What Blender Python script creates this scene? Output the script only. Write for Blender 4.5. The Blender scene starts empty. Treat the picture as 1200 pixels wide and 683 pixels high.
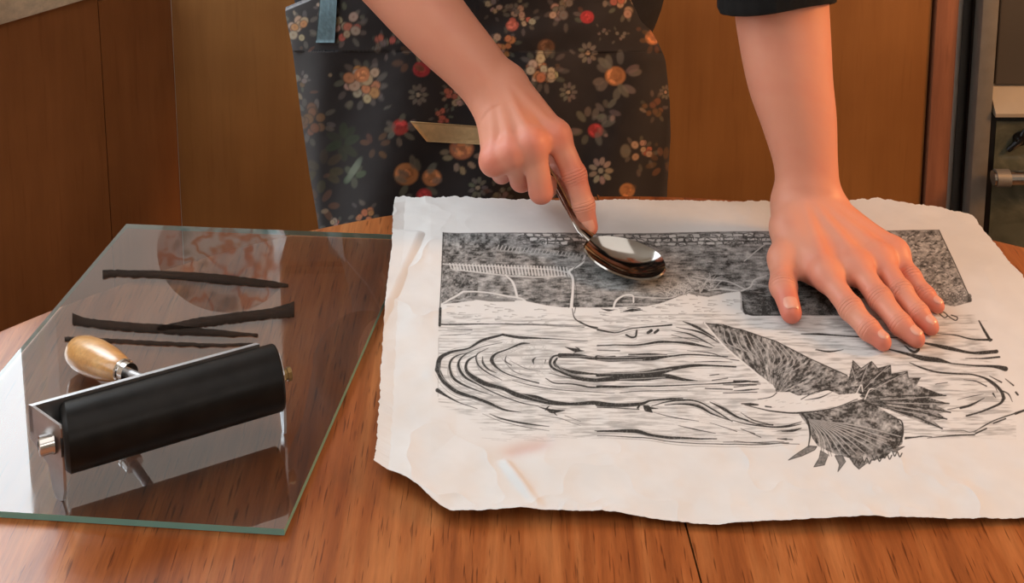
import bpy, bmesh, math, random
import numpy as np
from mathutils import Vector, Matrix
random.seed(7)
rng = np.random.default_rng(11)
C = bpy.context.scene.collection
SC = bpy.context.scene

# ------------------------------------------------------------------ camera
FPX = 1500.0; PITCH = math.radians(10); YH = -600.0; TZ = 0.75; HC = 0.62
CYP = YH + FPX * math.tan(PITCH)
cam_d = bpy.data.cameras.new('camera'); cam = bpy.data.objects.new('camera', cam_d); C.objects.link(cam)
cam.location = (0, 0, TZ + HC); cam.rotation_euler = (math.pi / 2 - PITCH, 0, 0)
cam_d.sensor_width = 36; cam_d.lens = 36 * FPX / 1200.0
cam_d.shift_y = -((683 / 2.0) - CYP) / 1200.0
cam_d.clip_start = 0.02
SC.camera = cam

# ------------------------------------------------------------------ world, lights, exposure
SC.view_settings.view_transform = 'Standard'; SC.view_settings.look = 'None'
SC.view_settings.gamma = 1; SC.view_settings.use_curve_mapping = False
SC.view_settings.exposure = 0.0
W = bpy.data.worlds.new('world'); SC.world = W; W.use_nodes = True
W.node_tree.nodes['Background'].inputs[0].default_value = (0.75, 0.85, 1, 1)
W.node_tree.nodes['Background'].inputs[1].default_value = 0.6

def area(name, loc, target, size, sizey, power, col, spread=math.pi):
    d = bpy.data.lights.new(name, 'AREA'); d.shape = 'RECTANGLE'; d.size = size; d.size_y = sizey
    d.energy = power; d.color = col; d.spread = spread
    o = bpy.data.objects.new(name, d); C.objects.link(o); o.location = loc
    o.rotation_euler = (Vector(target) - Vector(loc)).to_track_quat('-Z', 'Y').to_euler()
    return o
area('window_light', (-1.05, 1.45, 1.62), (0.0, 0.85, 0.8), 0.6, 0.7, 10, (0.82, 0.92, 1.0))
area('left_window_light', (-1.6, 0.5, 1.5), (0.1, 0.85, 0.8), 0.8, 1.0, 8, (0.90, 0.95, 1.0))
area('ceiling_light', (0.1, 0.3, 2.3), (0.1, 0.7, 0.75), 1.2, 1.2, 6.0, (1.0, 0.97, 0.94))
area('room_fill', (0.9, -0.9, 2.1), (-.35, 1.4, .7), 0.8, 0.6, 5.0, (1.0, 0.94, 0.88))  # added fill from the camera side, brightens the left cabinet
area('warm_lamp_light', (1.35, 0.94, 1.33), (0.25, 1.0, 0.85), 0.22, 0.3, 12, (1.0, 0.46, 0.16))

# ------------------------------------------------------------------ pixel to place helpers
CAM = np.array([0, 0, TZ + HC]); Fv = np.array([0, math.cos(PITCH), -math.sin(PITCH)])
Uv = np.array([0, math.sin(PITCH), math.cos(PITCH)]); Rv = np.array([1.0, 0, 0])
def ray(x, y): return Fv + Rv * (x - 600.0) / FPX - Uv * (y - CYP) / FPX
def P(x, y, z=TZ):
    d = ray(x, y); return CAM + d * ((z - CAM[2]) / d[2])
def PY(x, y, Y):
    d = ray(x, y); return CAM + d * (Y / d[1])
def PA(x, y, z):                       # arrays
    x = np.asarray(x, float); y = np.asarray(y, float)
    d = Fv[None] + Rv[None] * ((x.ravel() - 600) / FPX)[:, None] - Uv[None] * ((y.ravel() - CYP) / FPX)[:, None]
    zz = np.broadcast_to(np.asarray(z, float).ravel(), (len(d),))
    return CAM[None] + d * ((zz - CAM[2]) / d[:, 2])[:, None]
def proj(w):
    v = np.asarray(w, float) - CAM; d = v @ Fv
    return 600 + FPX * (v @ Rv) / d, CYP - FPX * (v @ Uv) / d

# ------------------------------------------------------------------ object helpers
def tag(o, label=None, cat=None, group=None, kind=None):
    if label: o['label'] = label
    if cat: o['category'] = cat
    if group: o['group'] = group
    if kind: o['kind'] = kind
    return o
def empty(name, loc=(0, 0, 0)):
    o = bpy.data.objects.new(name, None); C.objects.link(o); o.location = loc; o.empty_display_size = .02; return o
def link(name, me, mat, parent=None, smooth=True):
    o = bpy.data.objects.new(name, me); C.objects.link(o)
    if mat is not None:
        for m in (mat if isinstance(mat, (list, tuple)) else [mat]): me.materials.append(m)
    if parent is not None:
        o.parent = parent; o.matrix_parent_inverse = Matrix.Translation(-Vector(parent.location))
    if smooth: me.polygons.foreach_set('use_smooth', [True] * len(me.polygons))
    return o
def np_mesh(name, V, Fc, col=None):
    me = bpy.data.meshes.new(name)
    V = np.asarray(V, np.float32); Fc = np.asarray(Fc, np.int32); k = Fc.shape[1]
    me.vertices.add(len(V)); me.vertices.foreach_set('co', V.ravel())
    me.loops.add(Fc.size); me.loops.foreach_set('vertex_index', Fc.ravel())
    me.polygons.add(len(Fc)); me.polygons.foreach_set('loop_start', np.arange(0, Fc.size, k, dtype=np.int32))
    me.polygons.foreach_set('loop_total', np.full(len(Fc), k, np.int32))
    me.update(calc_edges=True)
    if col is not None:
        a = me.color_attributes.new('Col', 'FLOAT_COLOR', 'POINT')
        c = np.ones((len(V), 4), np.float32); c[:, :3] = col; a.data.foreach_set('color', c.ravel())
    return me
def grid_faces(nu, nv):                # index = j*nu+i
    i, j = np.meshgrid(np.arange(nu - 1), np.arange(nv - 1)); b = (j * nu + i).ravel()
    return np.stack([b, b + 1, b + nu + 1, b + nu], 1)
def bm_obj(name, bm, mat, parent=None, smooth=False, bevel=0, seg=2):
    if bevel:
        bmesh.ops.bevel(bm, geom=[e for e in bm.edges if e.calc_face_angle(0) > .5], offset=bevel, segments=seg, affect='EDGES', profile=.5)
    bmesh.ops.recalc_face_normals(bm, faces=bm.faces)
    me = bpy.data.meshes.new(name); bm.to_mesh(me); bm.free()
    o = link(name, me, mat, parent, smooth=False)
    if smooth:
        me.polygons.foreach_set('use_smooth', [True] * len(me.polygons))
        try: me.set_sharp_from_angle(angle=math.radians(35))
        except Exception: pass
    return o
def add_box(bm, c, s, M=None):
    r = bmesh.ops.create_cube(bm, size=1); 
    for v in r['verts']:
        v.co = Vector((v.co.x * s[0], v.co.y * s[1], v.co.z * s[2]))
        if M is not None: v.co = M @ v.co
        v.co += Vector(c)
def box(name, lo, hi, mat, parent=None, bevel=.002):
    bm = bmesh.new(); lo = Vector(lo); hi = Vector(hi); add_box(bm, (lo + hi) / 2, hi - lo)
    return bm_obj(name, bm, mat, parent, bevel=bevel, smooth=True)
def frame_of(d):
    d = Vector(d).normalized(); a = Vector((0, 0, 1)) if abs(d.z) < .9 else Vector((1, 0, 0))
    u = d.cross(a).normalized(); v = d.cross(u).normalized(); return u, v, d
def add_lathe(bm, base, axis, prof, n=48, closed=True):   # prof: (t, r)
    u, v, d = frame_of(axis); rings = []
    for t, r in prof:
        rings.append([bm.verts.new(Vector(base) + d * t + (u * math.cos(k * 2 * math.pi / n) + v * math.sin(k * 2 * math.pi / n)) * max(r, 1e-5)) for k in range(n)])
    for a, b in zip(rings[:-1], rings[1:]):
        for k in range(n): bm.faces.new((a[k], a[(k + 1) % n], b[(k + 1) % n], b[k]))
    bm.faces.new(rings[0]); bm.faces.new(rings[-1][::-1])
def add_tube(bm, pts, r, n=16):
    pts = [Vector(p) for p in pts]; rings = []
    u0 = None
    for i, p in enumerate(pts):
        d = (pts[min(i + 1, len(pts) - 1)] - pts[max(i - 1, 0)]).normalized()
        if u0 is None: u0 = frame_of(d)[0]
        u = (u0 - d * u0.dot(d)).normalized(); v = d.cross(u); u0 = u
        rr = r[i] if isinstance(r, (list, tuple)) else r
        if not isinstance(rr, (list, tuple)): rr = (rr, rr)
        rings.append([bm.verts.new(p + u * rr[0] * math.cos(k * 2 * math.pi / n) + v * rr[1] * math.sin(k * 2 * math.pi / n)) for k in range(n)])
    for a, b in zip(rings[:-1], rings[1:]):
        for k in range(n): bm.faces.new((a[k], a[(k + 1) % n], b[(k + 1) % n], b[k]))
    bm.faces.new(rings[0][::-1]); bm.faces.new(rings[-1])
def add_prism(bm, poly, off):          # poly: list of 3D points, extruded by off vector
    a = [bm.verts.new(Vector(p)) for p in poly]; b = [bm.verts.new(Vector(p) + Vector(off)) for p in poly]
    bm.faces.new(a); bm.faces.new(b[::-1]); n = len(a)
    for k in range(n): bm.faces.new((a[k], b[k], b[(k + 1) % n], a[(k + 1) % n]))

# ------------------------------------------------------------------ materials
def lin(c): return tuple(((x / 255) / 12.92 if x / 255 <= .04045 else ((x / 255 + .055) / 1.055) ** 2.4) for x in c)
class NT:
    def __init__(s, name):
        s.m = bpy.data.materials.new(name); s.m.use_nodes = True; s.t = s.m.node_tree; s.n = s.t.nodes; s.b = s.n['Principled BSDF']; s.o = s.n['Material Output']
    def node(s, t, **k):
        x = s.n.new(t)
        for a, v in k.items(): setattr(x, a, v)
        return x
    def l(s, a, b): s.t.links.new(a, b)
    def coords(s, scale=(1, 1, 1), rot=(0, 0, 0)):
        c = s.node('ShaderNodeTexCoord'); m = s.node('ShaderNodeMapping'); s.l(c.outputs['Object'], m.inputs[0])
        m.inputs['Scale'].default_value = scale; m.inputs['Rotation'].default_value = rot; return m.outputs[0]
    def noise(s, vec, scale, detail=4, rough=.5, dist=0):
        x = s.node('ShaderNodeTexNoise'); s.l(vec, x.inputs['Vector']); x.inputs['Scale'].default_value = scale
        x.inputs['Detail'].default_value = detail; x.inputs['Roughness'].default_value = rough; x.inputs['Distortion'].default_value = dist
        return x.outputs['Fac']
    def ramp(s, fac, stops, interp='LINEAR'):
        r = s.node('ShaderNodeValToRGB'); s.l(fac, r.inputs[0]); e = r.color_ramp.elements; r.color_ramp.interpolation = interp
        while len(e) < len(stops): e.new(.5)
        for el, (p, c) in zip(e, stops): el.position = p; el.color = tuple(c) + (1,) if len(c) == 3 else c
        return r.outputs[0]
    def mix(s, a, b, fac, mode='MIX'):
        m = s.node('ShaderNodeMix', data_type='RGBA', blend_type=mode)
        for k, v in ((6, a), (7, b), (0, fac)):
            if isinstance(v, (int, float)): m.inputs[k].default_value = v
            elif isinstance(v, tuple): m.inputs[k].default_value = v + (1,)
            else: s.l(v, m.inputs[k])
        return m.outputs[2]
    def bump(s, h, strength, dist=.001, prev=None):
        b = s.node('ShaderNodeBump'); b.inputs['Strength'].default_value = strength; b.inputs['Distance'].default_value = dist
        s.l(h, b.inputs['Height']); 
        if prev is not None: s.l(prev, b.inputs['Normal'])
        return b.outputs[0]
    def set(s, **k):
        for a, v in k.items():
            i = s.b.inputs[a.replace('_', ' ')]
            if isinstance(v, (int, float)): i.default_value = v
            elif isinstance(v, tuple): i.default_value = v + (1,) if len(v) == 3 and len(i.default_value) == 4 else v
            else: s.l(v, i)
        return s
def plain(name, c, rough=.5, metal=0, bumpy=0, var=.12, nscale=30):
    t = NT(name); v = t.coords(); n = t.noise(v, nscale, 4)
    c = lin(c); t.set(Base_Color=t.ramp(n, [(.3, tuple(x * (1 - var) for x in c)), (.7, tuple(min(1, x * (1 + var)) for x in c))]), Roughness=rough, Metallic=metal)
    if bumpy: t.set(Normal=t.bump(t.noise(v, nscale * 8, 3), bumpy, .0005))
    return t.m
def wood(name, dark, mid, light, grain='Z', freq=1.0, rough=.35, spec=.5, pores=.5, coat=0, rot=0, fi=.5, bsc=5, bred=(.72, .66, .62)):
    t = NT(name)
    st = {'Z': (14, 14, 1), 'Y': (14, 1, 14), 'X': (1, 14, 14)}[grain]
    v = t.coords(tuple(x * freq for x in st), (0, 0, rot))
    big = t.noise(v, 1.3, 6, .6, .6); fine = t.noise(v, 9, 5, .65, .2)
    col = t.ramp(big, [(.25, lin(dark)), (.5, lin(mid)), (.75, lin(light))])
    col = t.mix(col, t.ramp(fine, [(.35, (.55, .55, .55)), (.62, (1, 1, 1))]), fi, 'MULTIPLY')
    v2 = t.coords(tuple(x * freq for x in {'Z': (60, 60, 3.5), 'Y': (60, 3.5, 60), 'X': (3.5, 60, 60)}[grain]), (0, 0, rot))
    po = t.noise(v2, 4, 2, .5)
    pr = t.ramp(po, [(.60, (1, 1, 1)), (.68, (.35, .28, .22))])
    col = t.mix(col, pr, pores, 'MULTIPLY')
    blotch = t.noise(t.coords(), bsc, 3, .5)
    col = t.mix(col, t.ramp(blotch, [(.32, bred), (.68, (1.1, 1.08, 1.05))]), .7, 'MULTIPLY')
    t.set(Base_Color=col, Roughness=rough, Normal=t.bump(po, .15, .0004))
    t.b.inputs['Specular IOR Level'].default_value = spec
    t.b.inputs['Coat Weight'].default_value = coat; t.b.inputs['Coat Roughness'].default_value = .12
    return t.m
M_table = wood('oak_table', (114, 60, 28), (160, 96, 50), (192, 130, 78), 'Y', 2.6, .33, .5, .9, .2, rot=-.08, bsc=3.2, bred=(.80, .55, .42))
M_edge = wood('oak_table_edge', (120, 72, 36), (170, 112, 64), (196, 140, 86), 'X', 1.4, .4, .4, .3)
M_panel = wood('cabinet_veneer', (146, 98, 52), (160, 110, 60), (174, 122, 70), 'Z', .7, .42, .4, .1, fi=.15)
M_panel2 = wood('cabinet_veneer_left', (154, 98, 54), (168, 108, 62), (182, 122, 72), 'Z', .7, .42, .4, .15, fi=.2)
M_post = wood('cabinet_post_wood', (150, 98, 72), (168, 112, 84), (182, 126, 96), 'Z', .8, .4, .4, .2)
M_trim = wood('pale_worktop_wood', (222, 196, 164), (234, 212, 182), (244, 224, 196), 'X', .8, .45, .4, .1)
M_handle = wood('beech_handle', (186, 132, 74), (214, 162, 98), (232, 188, 126), 'X', 3, .3, .5, .1, .4)
M_dark = plain('dark_gap', (16, 11, 9), .7)
M_black = plain('black_enamel', (14, 13, 13), .3)
M_steel = plain('brushed_steel', (140, 134, 124), .5, .4, 0, .08, 60)
M_zinc = plain('zinc_plate', (176, 176, 178), .38, .9, 0, .1, 80)
M_brass = plain('dull_brass_nut', (150, 126, 86), .35, 1.0, 0, .15, 200)
M_chrome = plain('chrome', (205, 203, 200), .14, 1.0, 0, .02)
M_cream = plain('cream_wall_paint', (228, 220, 206), .8, 0, .1, .05, 6)
M_white = plain('white_paint', (225, 222, 214), .6, 0, 0, .03, 6)
M_floor = wood('floor_boards', (92, 66, 44), (120, 88, 60), (140, 106, 74), 'Y', .6, .5, .4, .3)
M_beige = plain('beige_enamel', (168, 156, 138), .45, 0, 0, .05)
M_grey = plain('grey_hood_enamel', (84, 78, 70), .45, 0, 0, .08, 8)
def m_rubber():
    t = NT('black_rubber'); v = t.coords(); t.set(Base_Color=t.ramp(t.noise(v, 60, 3), [(.3, (.004, .004, .004)), (.7, (.012, .011, .010))]), Roughness=t.ramp(t.noise(v, 25, 3), [(.3, (.32,) * 3), (.7, (.40,) * 3)])); t.b.inputs['Specular IOR Level'].default_value = .16
    return t.m
M_rubber = m_rubber()
def m_attr(name, rough=.8, sss=0, bump=.2, bs=900, sheen=0, spec=.3, weave=False):
    t = NT(name); a = t.node('ShaderNodeAttribute', attribute_name='Col')
    v = t.coords(); t.set(Base_Color=a.outputs['Color'], Roughness=rough, Normal=t.bump(t.noise(v, bs, 3), bump, .0003))
    t.b.inputs['Specular IOR Level'].default_value = spec; t.b.inputs['Sheen Weight'].default_value = sheen
    return t
M_paper = m_attr('printed_rice_paper', .75, bump=.12, bs=500, spec=.25).m
M_apron = m_attr('floral_cotton', .85, bump=.35, bs=1100, spec=.2, sheen=.1).m
def m_skin():
    t = m_attr('skin', .47, bump=.18, bs=700, spec=.45)
    a = t.node('ShaderNodeAttribute', attribute_name='Crease'); sp_ = t.node('ShaderNodeSeparateColor'); t.l(a.outputs['Color'], sp_.inputs[0])
    def mth(op, x, y=None):
        n_ = t.node('ShaderNodeMath', operation=op)
        for i_, q_ in enumerate((x, y)):
            if q_ is None: continue
            if isinstance(q_, (int, float)): n_.inputs[i_].default_value = q_
            else: t.l(q_, n_.inputs[i_])
        return n_.outputs[0]
    wob = mth('MULTIPLY', t.noise(t.coords(), 260, 2), 1.6)
    wave = mth('COSINE', mth('ADD', mth('MULTIPLY', mth('SUBTRACT', sp_.outputs[0], .5), 62.0), wob))   # transverse skin creases over the joints
    hgt = mth('MULTIPLY', mth('POWER', mth('MULTIPLY', mth('ADD', wave, 1.0), .5), 4.0), mth('MULTIPLY', sp_.outputs[1], -1.0))
    b0 = t.b.inputs['Normal'].links[0].from_socket; t.set(Normal=t.bump(hgt, .7, .0009, b0))
    t.b.inputs['Subsurface Weight'].default_value = .12; t.b.inputs['Subsurface Radius'].default_value = (.008, .003, .0015); t.b.inputs['Subsurface Scale'].default_value = 1
    return t.m
M_skin = m_skin()
M_nail = plain('fingernail', (228, 166, 144), .22, 0, 0, .05, 80)
M_black_knit = plain('black_knit', (7, 7, 7), 1, 0, .6, .3, 120)
M_trouser = plain('dark_denim', (28, 30, 38), .9, 0, .5, .2, 100)
M_hair = plain('brown_hair', (60, 40, 28), .5, 0, .4, .3, 90)
def m_glass(edge=False):
    t = NT('plate_glass_edge' if edge else 'plate_glass')
    tr = t.node('ShaderNodeBsdfTransparent'); gl = t.node('ShaderNodeBsdfGlossy'); mx = t.node('ShaderNodeMixShader')
    if edge:
        df = t.node('ShaderNodeBsdfPrincipled'); df.inputs['Base Color'].default_value = lin((132, 190, 182)) + (1,); df.inputs['Roughness'].default_value = .15
        tr.inputs[0].default_value = lin((150, 200, 188)) + (1,)
        mx.inputs[0].default_value = .9; t.l(tr.outputs[0], mx.inputs[1]); t.l(df.outputs[0], mx.inputs[2])
    else:
        fr = t.node('ShaderNodeFresnel'); fr.inputs['IOR'].default_value = 1.52
        mu = t.node('ShaderNodeMath', operation='MULTIPLY', use_clamp=True); t.l(fr.outputs[0], mu.inputs[0]); mu.inputs[1].default_value = 2.1
        smear = t.noise(t.coords(), 22, 3, .5)
        gl.inputs['Color'].default_value = (1, 1, 1, 1)
        t.l(t.ramp(smear, [(.45, (.0, .0, .0)), (.75, (.06, .06, .06))]), gl.inputs['Roughness'])
        tr.inputs[0].default_value = (.965, .985, .975, 1)
        df = t.node('ShaderNodeBsdfDiffuse'); df.inputs[0].default_value = lin((205, 200, 196)) + (1,); m2 = t.node('ShaderNodeMixShader')   # thin pale tone mixed in to imitate reflected haze
        t.l(t.ramp(t.noise(t.coords(), 9, 4, .6), [(.3, (.015,) * 3), (.75, (.07,) * 3)]), m2.inputs[0]); t.l(tr.outputs[0], m2.inputs[1]); t.l(df.outputs[0], m2.inputs[2])
        t.l(mu.outputs[0], mx.inputs[0]); t.l(m2.outputs[0], mx.inputs[1]); t.l(gl.outputs[0], mx.inputs[2])
    t.l(mx.outputs[0], t.o.inputs[0]); return t.m
def m_clear():
    t = NT('plate_glass_underside'); tr = t.node('ShaderNodeBsdfTransparent'); tr.inputs[0].default_value = (.985, .995, .99, 1); t.l(tr.outputs[0], t.o.inputs[0]); return t.m
def m_ink():
    t = NT('dried_ink_film'); tr = t.node('ShaderNodeBsdfTransparent'); mx = t.node('ShaderNodeMixShader')
    t.set(Base_Color=(.020, .013, .009), Roughness=.8); t.b.inputs['Specular IOR Level'].default_value = .1
    n = t.noise(t.coords((4, 60, 1)), 14, 4, .6); r = t.ramp(n, [(.25, (.4,) * 3), (.6, (.8,) * 3)])
    t.l(r, mx.inputs[0]); t.l(tr.outputs[0], mx.inputs[1]); t.l(t.b.outputs[0], mx.inputs[2]); t.l(mx.outputs[0], t.o.inputs[0]); return t.m

# ------------------------------------------------------------------ numpy noise
def vnoise(x, y, scale, seed=0, octv=3):
    out = np.zeros_like(x, dtype=float); amp = 1; tot = 0
    for o in range(octv):
        r = np.random.default_rng(seed * 17 + o); T = r.random((256, 256))
        fx = x * scale; fy = y * scale; ix = np.floor(fx).astype(int); iy = np.floor(fy).astype(int)
        tx = fx - ix; ty = fy - iy; tx = tx * tx * (3 - 2 * tx); ty = ty * ty * (3 - 2 * ty)
        a = T[iy % 256, ix % 256]; b = T[iy % 256, (ix + 1) % 256]; c = T[(iy + 1) % 256, ix % 256]; d = T[(iy + 1) % 256, (ix + 1) % 256]
        out += amp * ((a * (1 - tx) + b * tx) * (1 - ty) + (c * (1 - tx) + d * tx) * ty); tot += amp; amp *= .5; scale *= 2
    return out / tot

# ------------------------------------------------------------------ raster painter (flat artwork, fixed to its cloth or sheet)
class Raster:
    def __init__(s, x0, y0, x1, y1, k, ch):
        s.x0, s.y0, s.k = x0, y0, k; s.w = int((x1 - x0) * k); s.h = int((y1 - y0) * k)
        s.a = np.zeros((s.h, s.w, ch)) if ch > 1 else np.zeros((s.h, s.w))
        s.X, s.Y = np.meshgrid(x0 + (np.arange(s.w) + .5) / k, y0 + (np.arange(s.h) + .5) / k)
    def win(s, xa, ya, xb, yb):
        i0 = max(0, int((xa - s.x0) * s.k)); i1 = min(s.w, int((xb - s.x0) * s.k) + 2)
        j0 = max(0, int((ya - s.y0) * s.k)); j1 = min(s.h, int((yb - s.y0) * s.k) + 2)
        return (slice(j0, j1), slice(i0, i1)) if i1 > i0 and j1 > j0 else None
    def put(s, w, m, v):
        if s.a.ndim == 3: s.a[w] = s.a[w] * (1 - m[..., None]) + np.asarray(v) * m[..., None]
        else: s.a[w] = s.a[w] * (1 - m) + v * m
    def stroke(s, pts, wd, v=1.0, alpha=1.0, soft=.6):
        """smooth stroke through pts; wd = width or list of widths along it"""
        pts = np.array(pts, float); n = len(pts)
        wd = np.interp(np.linspace(0, 1, n), np.linspace(0, 1, len(wd)), wd) if isinstance(wd, (list, tuple)) else np.full(n, wd)
        if n > 2:                      # catmull-rom
            q = np.vstack([2 * pts[0] - pts[1], pts, 2 * pts[-1] - pts[-2]]); wq = np.concatenate([[wd[0]], wd, [wd[-1]]]); o = []; ow = []
            for i in range(1, n):
                for t in np.linspace(0, 1, 8, endpoint=False):
                    p0, p1, p2, p3 = q[i - 1], q[i], q[i + 1], q[i + 2]
                    o.append(.5 * (2 * p1 + (p2 - p0) * t + (2 * p0 - 5 * p1 + 4 * p2 - p3) * t * t + (3 * p1 - p0 - 3 * p2 + p3) * t ** 3)); ow.append(wq[i] * (1 - t) + wq[i + 1] * t)
            o.append(pts[-1]); ow.append(wd[-1]); pts = np.array(o); wd = np.array(ow)
        for i in range(len(pts) - 1):
            a, b = pts[i], pts[i + 1]; r = max(wd[i], wd[i + 1]) / 2 + soft
            w = s.win(min(a[0], b[0]) - r, min(a[1], b[1]) - r, max(a[0], b[0]) + r, max(a[1], b[1]) + r)
            if w is None: continue
            X = s.X[w]; Y = s.Y[w]; d = b - a; L = max(d @ d, 1e-9)
            t = np.clip(((X - a[0]) * d[0] + (Y - a[1]) * d[1]) / L, 0, 1)
            dist = np.hypot(X - a[0] - t * d[0], Y - a[1] - t * d[1]) - (wd[i] * (1 - t) + wd[i + 1] * t) / 2
            m = np.clip(.5 - dist / soft, 0, 1) * alpha
            if s.a.ndim == 3: s.put(w, m, v)
            elif v > .5: s.a[w] = np.maximum(s.a[w], m * v) if v <= 1 else s.a[w]
            else: s.a[w] = np.minimum(s.a[w], 1 - m * (1 - v))
    def poly_mask(s, pts, soft=0):
        pts = np.array(pts, float); w = s.win(pts[:, 0].min() - 1, pts[:, 1].min() - 1, pts[:, 0].max() + 1, pts[:, 1].max() + 1)
        X = s.X[w]; Y = s.Y[w]; m = np.zeros(X.shape, bool); n = len(pts)
        for i in range(n):
            (xa, ya), (xb, yb) = pts[i], pts[(i + 1) % n]
            if ya == yb: continue
            m ^= ((Y > ya) != (Y > yb)) & (X < (xb - xa) * (Y - ya) / (yb - ya) + xa)
        return w, m.astype(float)
    def blob(s, cx, cy, rx, ry, ang, v, alpha=1, soft=.25):
        R = max(rx, ry) * 1.5; w = s.win(cx - R, cy - R, cx + R, cy + R)
        if w is None: return
        X = s.X[w] - cx; Y = s.Y[w] - cy; c, n = math.cos(ang), math.sin(ang)
        d = np.hypot((X * c + Y * n) / rx, (-X * n + Y * c) / ry); s.put(w, np.clip((1 - d) / soft + .5, 0, 1) * alpha, v)
    def sample(s, x, y):
        fx = np.clip((x - s.x0) * s.k - .5, 0, s.w - 1.001); fy = np.clip((y - s.y0) * s.k - .5, 0, s.h - 1.001)
        i = fx.astype(int); j = fy.astype(int); tx = fx - i; ty = fy - j
        if s.a.ndim == 3: tx = tx[..., None]; ty = ty[..., None]
        return (s.a[j, i] * (1 - tx) + s.a[j, i + 1] * tx) * (1 - ty) + (s.a[j + 1, i] * (1 - tx) + s.a[j + 1, i + 1] * tx) * ty
# ================================================================== SETTING
WB = 1.62
def st(o): return tag(o, kind='structure')
st(box('floor', (-1.9, -1.9, -.05), (1.9, WB + .1, 0), M_floor, bevel=0))
st(box('ceiling', (-1.9, -1.9, 2.45), (1.9, WB + .1, 2.5), M_white, bevel=0))
st(box('wall_left', (-1.95, -1.9, 0), (-1.9, WB + .1, 2.45), M_cream, bevel=0))
st(box('wall_right', (1.9, -1.9, 0), (1.95, WB + .1, 2.45), M_cream, bevel=0))
st(box('wall_front', (-1.9, -1.95, 0), (1.9, -1.9, 2.45), M_cream, bevel=0))
# back wall with a window opening
WX0, WX1, WZ0, WZ1 = -1.45, -.665, 1.12, 2.05
bm = bmesh.new()
for lo, hi in (((-1.9, 0), (WX0, 2.45)), ((WX1, 0), (1.9, 2.45)), ((WX0, 0), (WX1, WZ0)), ((WX0, WZ1), (WX1, 2.45))):
    add_box(bm, ((lo[0] + hi[0]) / 2, WB + .05, (lo[1] + hi[1]) / 2), (hi[0] - lo[0], .1, hi[1] - lo[1]))
st(bm_obj('wall_back', bm, M_cream))
bm = bmesh.new()
for x0, x1, z0, z1 in ((WX0, WX0 + .03, WZ0, WZ1), (WX1 - .03, WX1, WZ0, WZ1), (WX0, WX1, WZ0, WZ0 + .035), (WX0, WX1, WZ1 - .035, WZ1)):
    add_box(bm, ((x0 + x1) / 2, WB + .03, (z0 + z1) / 2), (x1 - x0, .05, z1 - z0))
wf = st(bm_obj('window_1', bm, M_white, bevel=.003))
t = NT('bright_daylight_pane'); em = t.node('ShaderNodeEmission'); em.inputs[0].default_value = (.9, .96, 1, 1); em.inputs[1].default_value = 6.0; t.l(em.outputs[0], t.o.inputs[0])
box('window_pane', (WX0 + .03, WB + .04, WZ0 + .035), (WX1 - .03, WB + .045, WZ1 - .035), t.m, wf, bevel=0)

glow_frame = st(box('glow_panel', (WX1 + .012, WB - .012, 1.06), (-.306, WB - .002, 1.80), M_white, bevel=.002))  # added glowing panel out of view, lightens the reflection in the glass
t = NT('glow_panel_pane'); em = t.node('ShaderNodeEmission'); em.inputs[0].default_value = (1, .90, .80, 1); em.inputs[1].default_value = .8; t.l(em.outputs[0], t.o.inputs[0])
box('window_pane', (WX1 + .03, WB - .0135, 1.08), (-.318, WB - .0118, 1.78), t.m, glow_frame, bevel=0)  # glowing face of the added panel

# ------------------------------------------------------------------ back cabinets (the wooden fronts behind the person)
YF = 1.58
xL = PY(206, 120, YF)[0]; xR = PY(1086, 120, YF)[0]
cab = empty('base_cabinet', ((xL + xR) / 2, YF, 0))
tag(cab, 'long plain wooden cabinet front behind the person, warmly lit at its right end', 'cabinet')
box('front_panel', (xL, YF, .06), (xR, YF + .02, .93), M_panel, cab, .0015)
box('plinth', (xL, YF + .01, 0), (xR, YF + .03, .06), M_dark, cab, 0)
box('worktop', (xL + .03, YF - .012, .931), (xR, WB - .004, .96), M_trim, cab, .002)
xa = PY(1091, 120, YF - .006)[0]; xb = PY(1117, 120, YF - .006)[0]
post = box('cabinet_end_panel', (xa, YF - .006, 0), (xb, WB - .004, .93), M_post, bevel=.0015)
tag(post, 'narrow reddish-brown upright wooden end panel right of the wide cabinet front', 'panel')
# diagonal corner cabinet on the left
c0 = PY(206, 100, YF); dv = np.array([-1.0, -1.0, 0]) / math.sqrt(2); nv = np.array([1.0, -1.0, 0]) / math.sqrt(2)   # nv faces the room
def on_diag(px, py):
    d = ray(px, py); o = c0.copy(); o[2] = 0; n = nv; t_ = ((o - CAM) @ n) / (d @ n); w = CAM + d * t_; return w
w0 = on_diag(0, 30); w1 = on_diag(78, 0); ztop = (w0[2] + w1[2]) / 2
s1 = float((on_diag(124, 150) - c0) @ dv)
cc = empty('corner_cabinet', (c0[0] - .25, YF - .25, 0))
tag(cc, 'orange-brown wooden corner cabinet at left with a pale wooden top edge', 'cabinet')
def diag_board(name, sa, sb, za, zb, th, out, mat, bev=.0015):
    a = c0 * [1, 1, 0] + dv * sa + nv * out; b = c0 * [1, 1, 0] + dv * sb + nv * out
    bm = bmesh.new(); add_prism(bm, [(a[0], a[1], za), (b[0], b[1], za), (b[0], b[1], zb), (a[0], a[1], zb)], tuple(-nv * th)); return bm_obj(name, bm, mat, cc, bevel=bev, smooth=True)
diag_board('door_panel', .0003, s1 - .001, .05, ztop - .012, .02, -.002, M_panel2)
diag_board('side_panel', s1 + .001, .85, .05, ztop, .02, 0, M_panel2)
diag_board('drawer_gap', .0, s1, ztop - .012, ztop + .0, .02, -.008, M_dark, 0)
diag_board('worktop', .1, .85, ztop, ztop + .035, .12, .006, M_trim, .002)
diag_board('plinth', .0, .84, 0, .05, .02, -.02, M_dark, 0)

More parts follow.
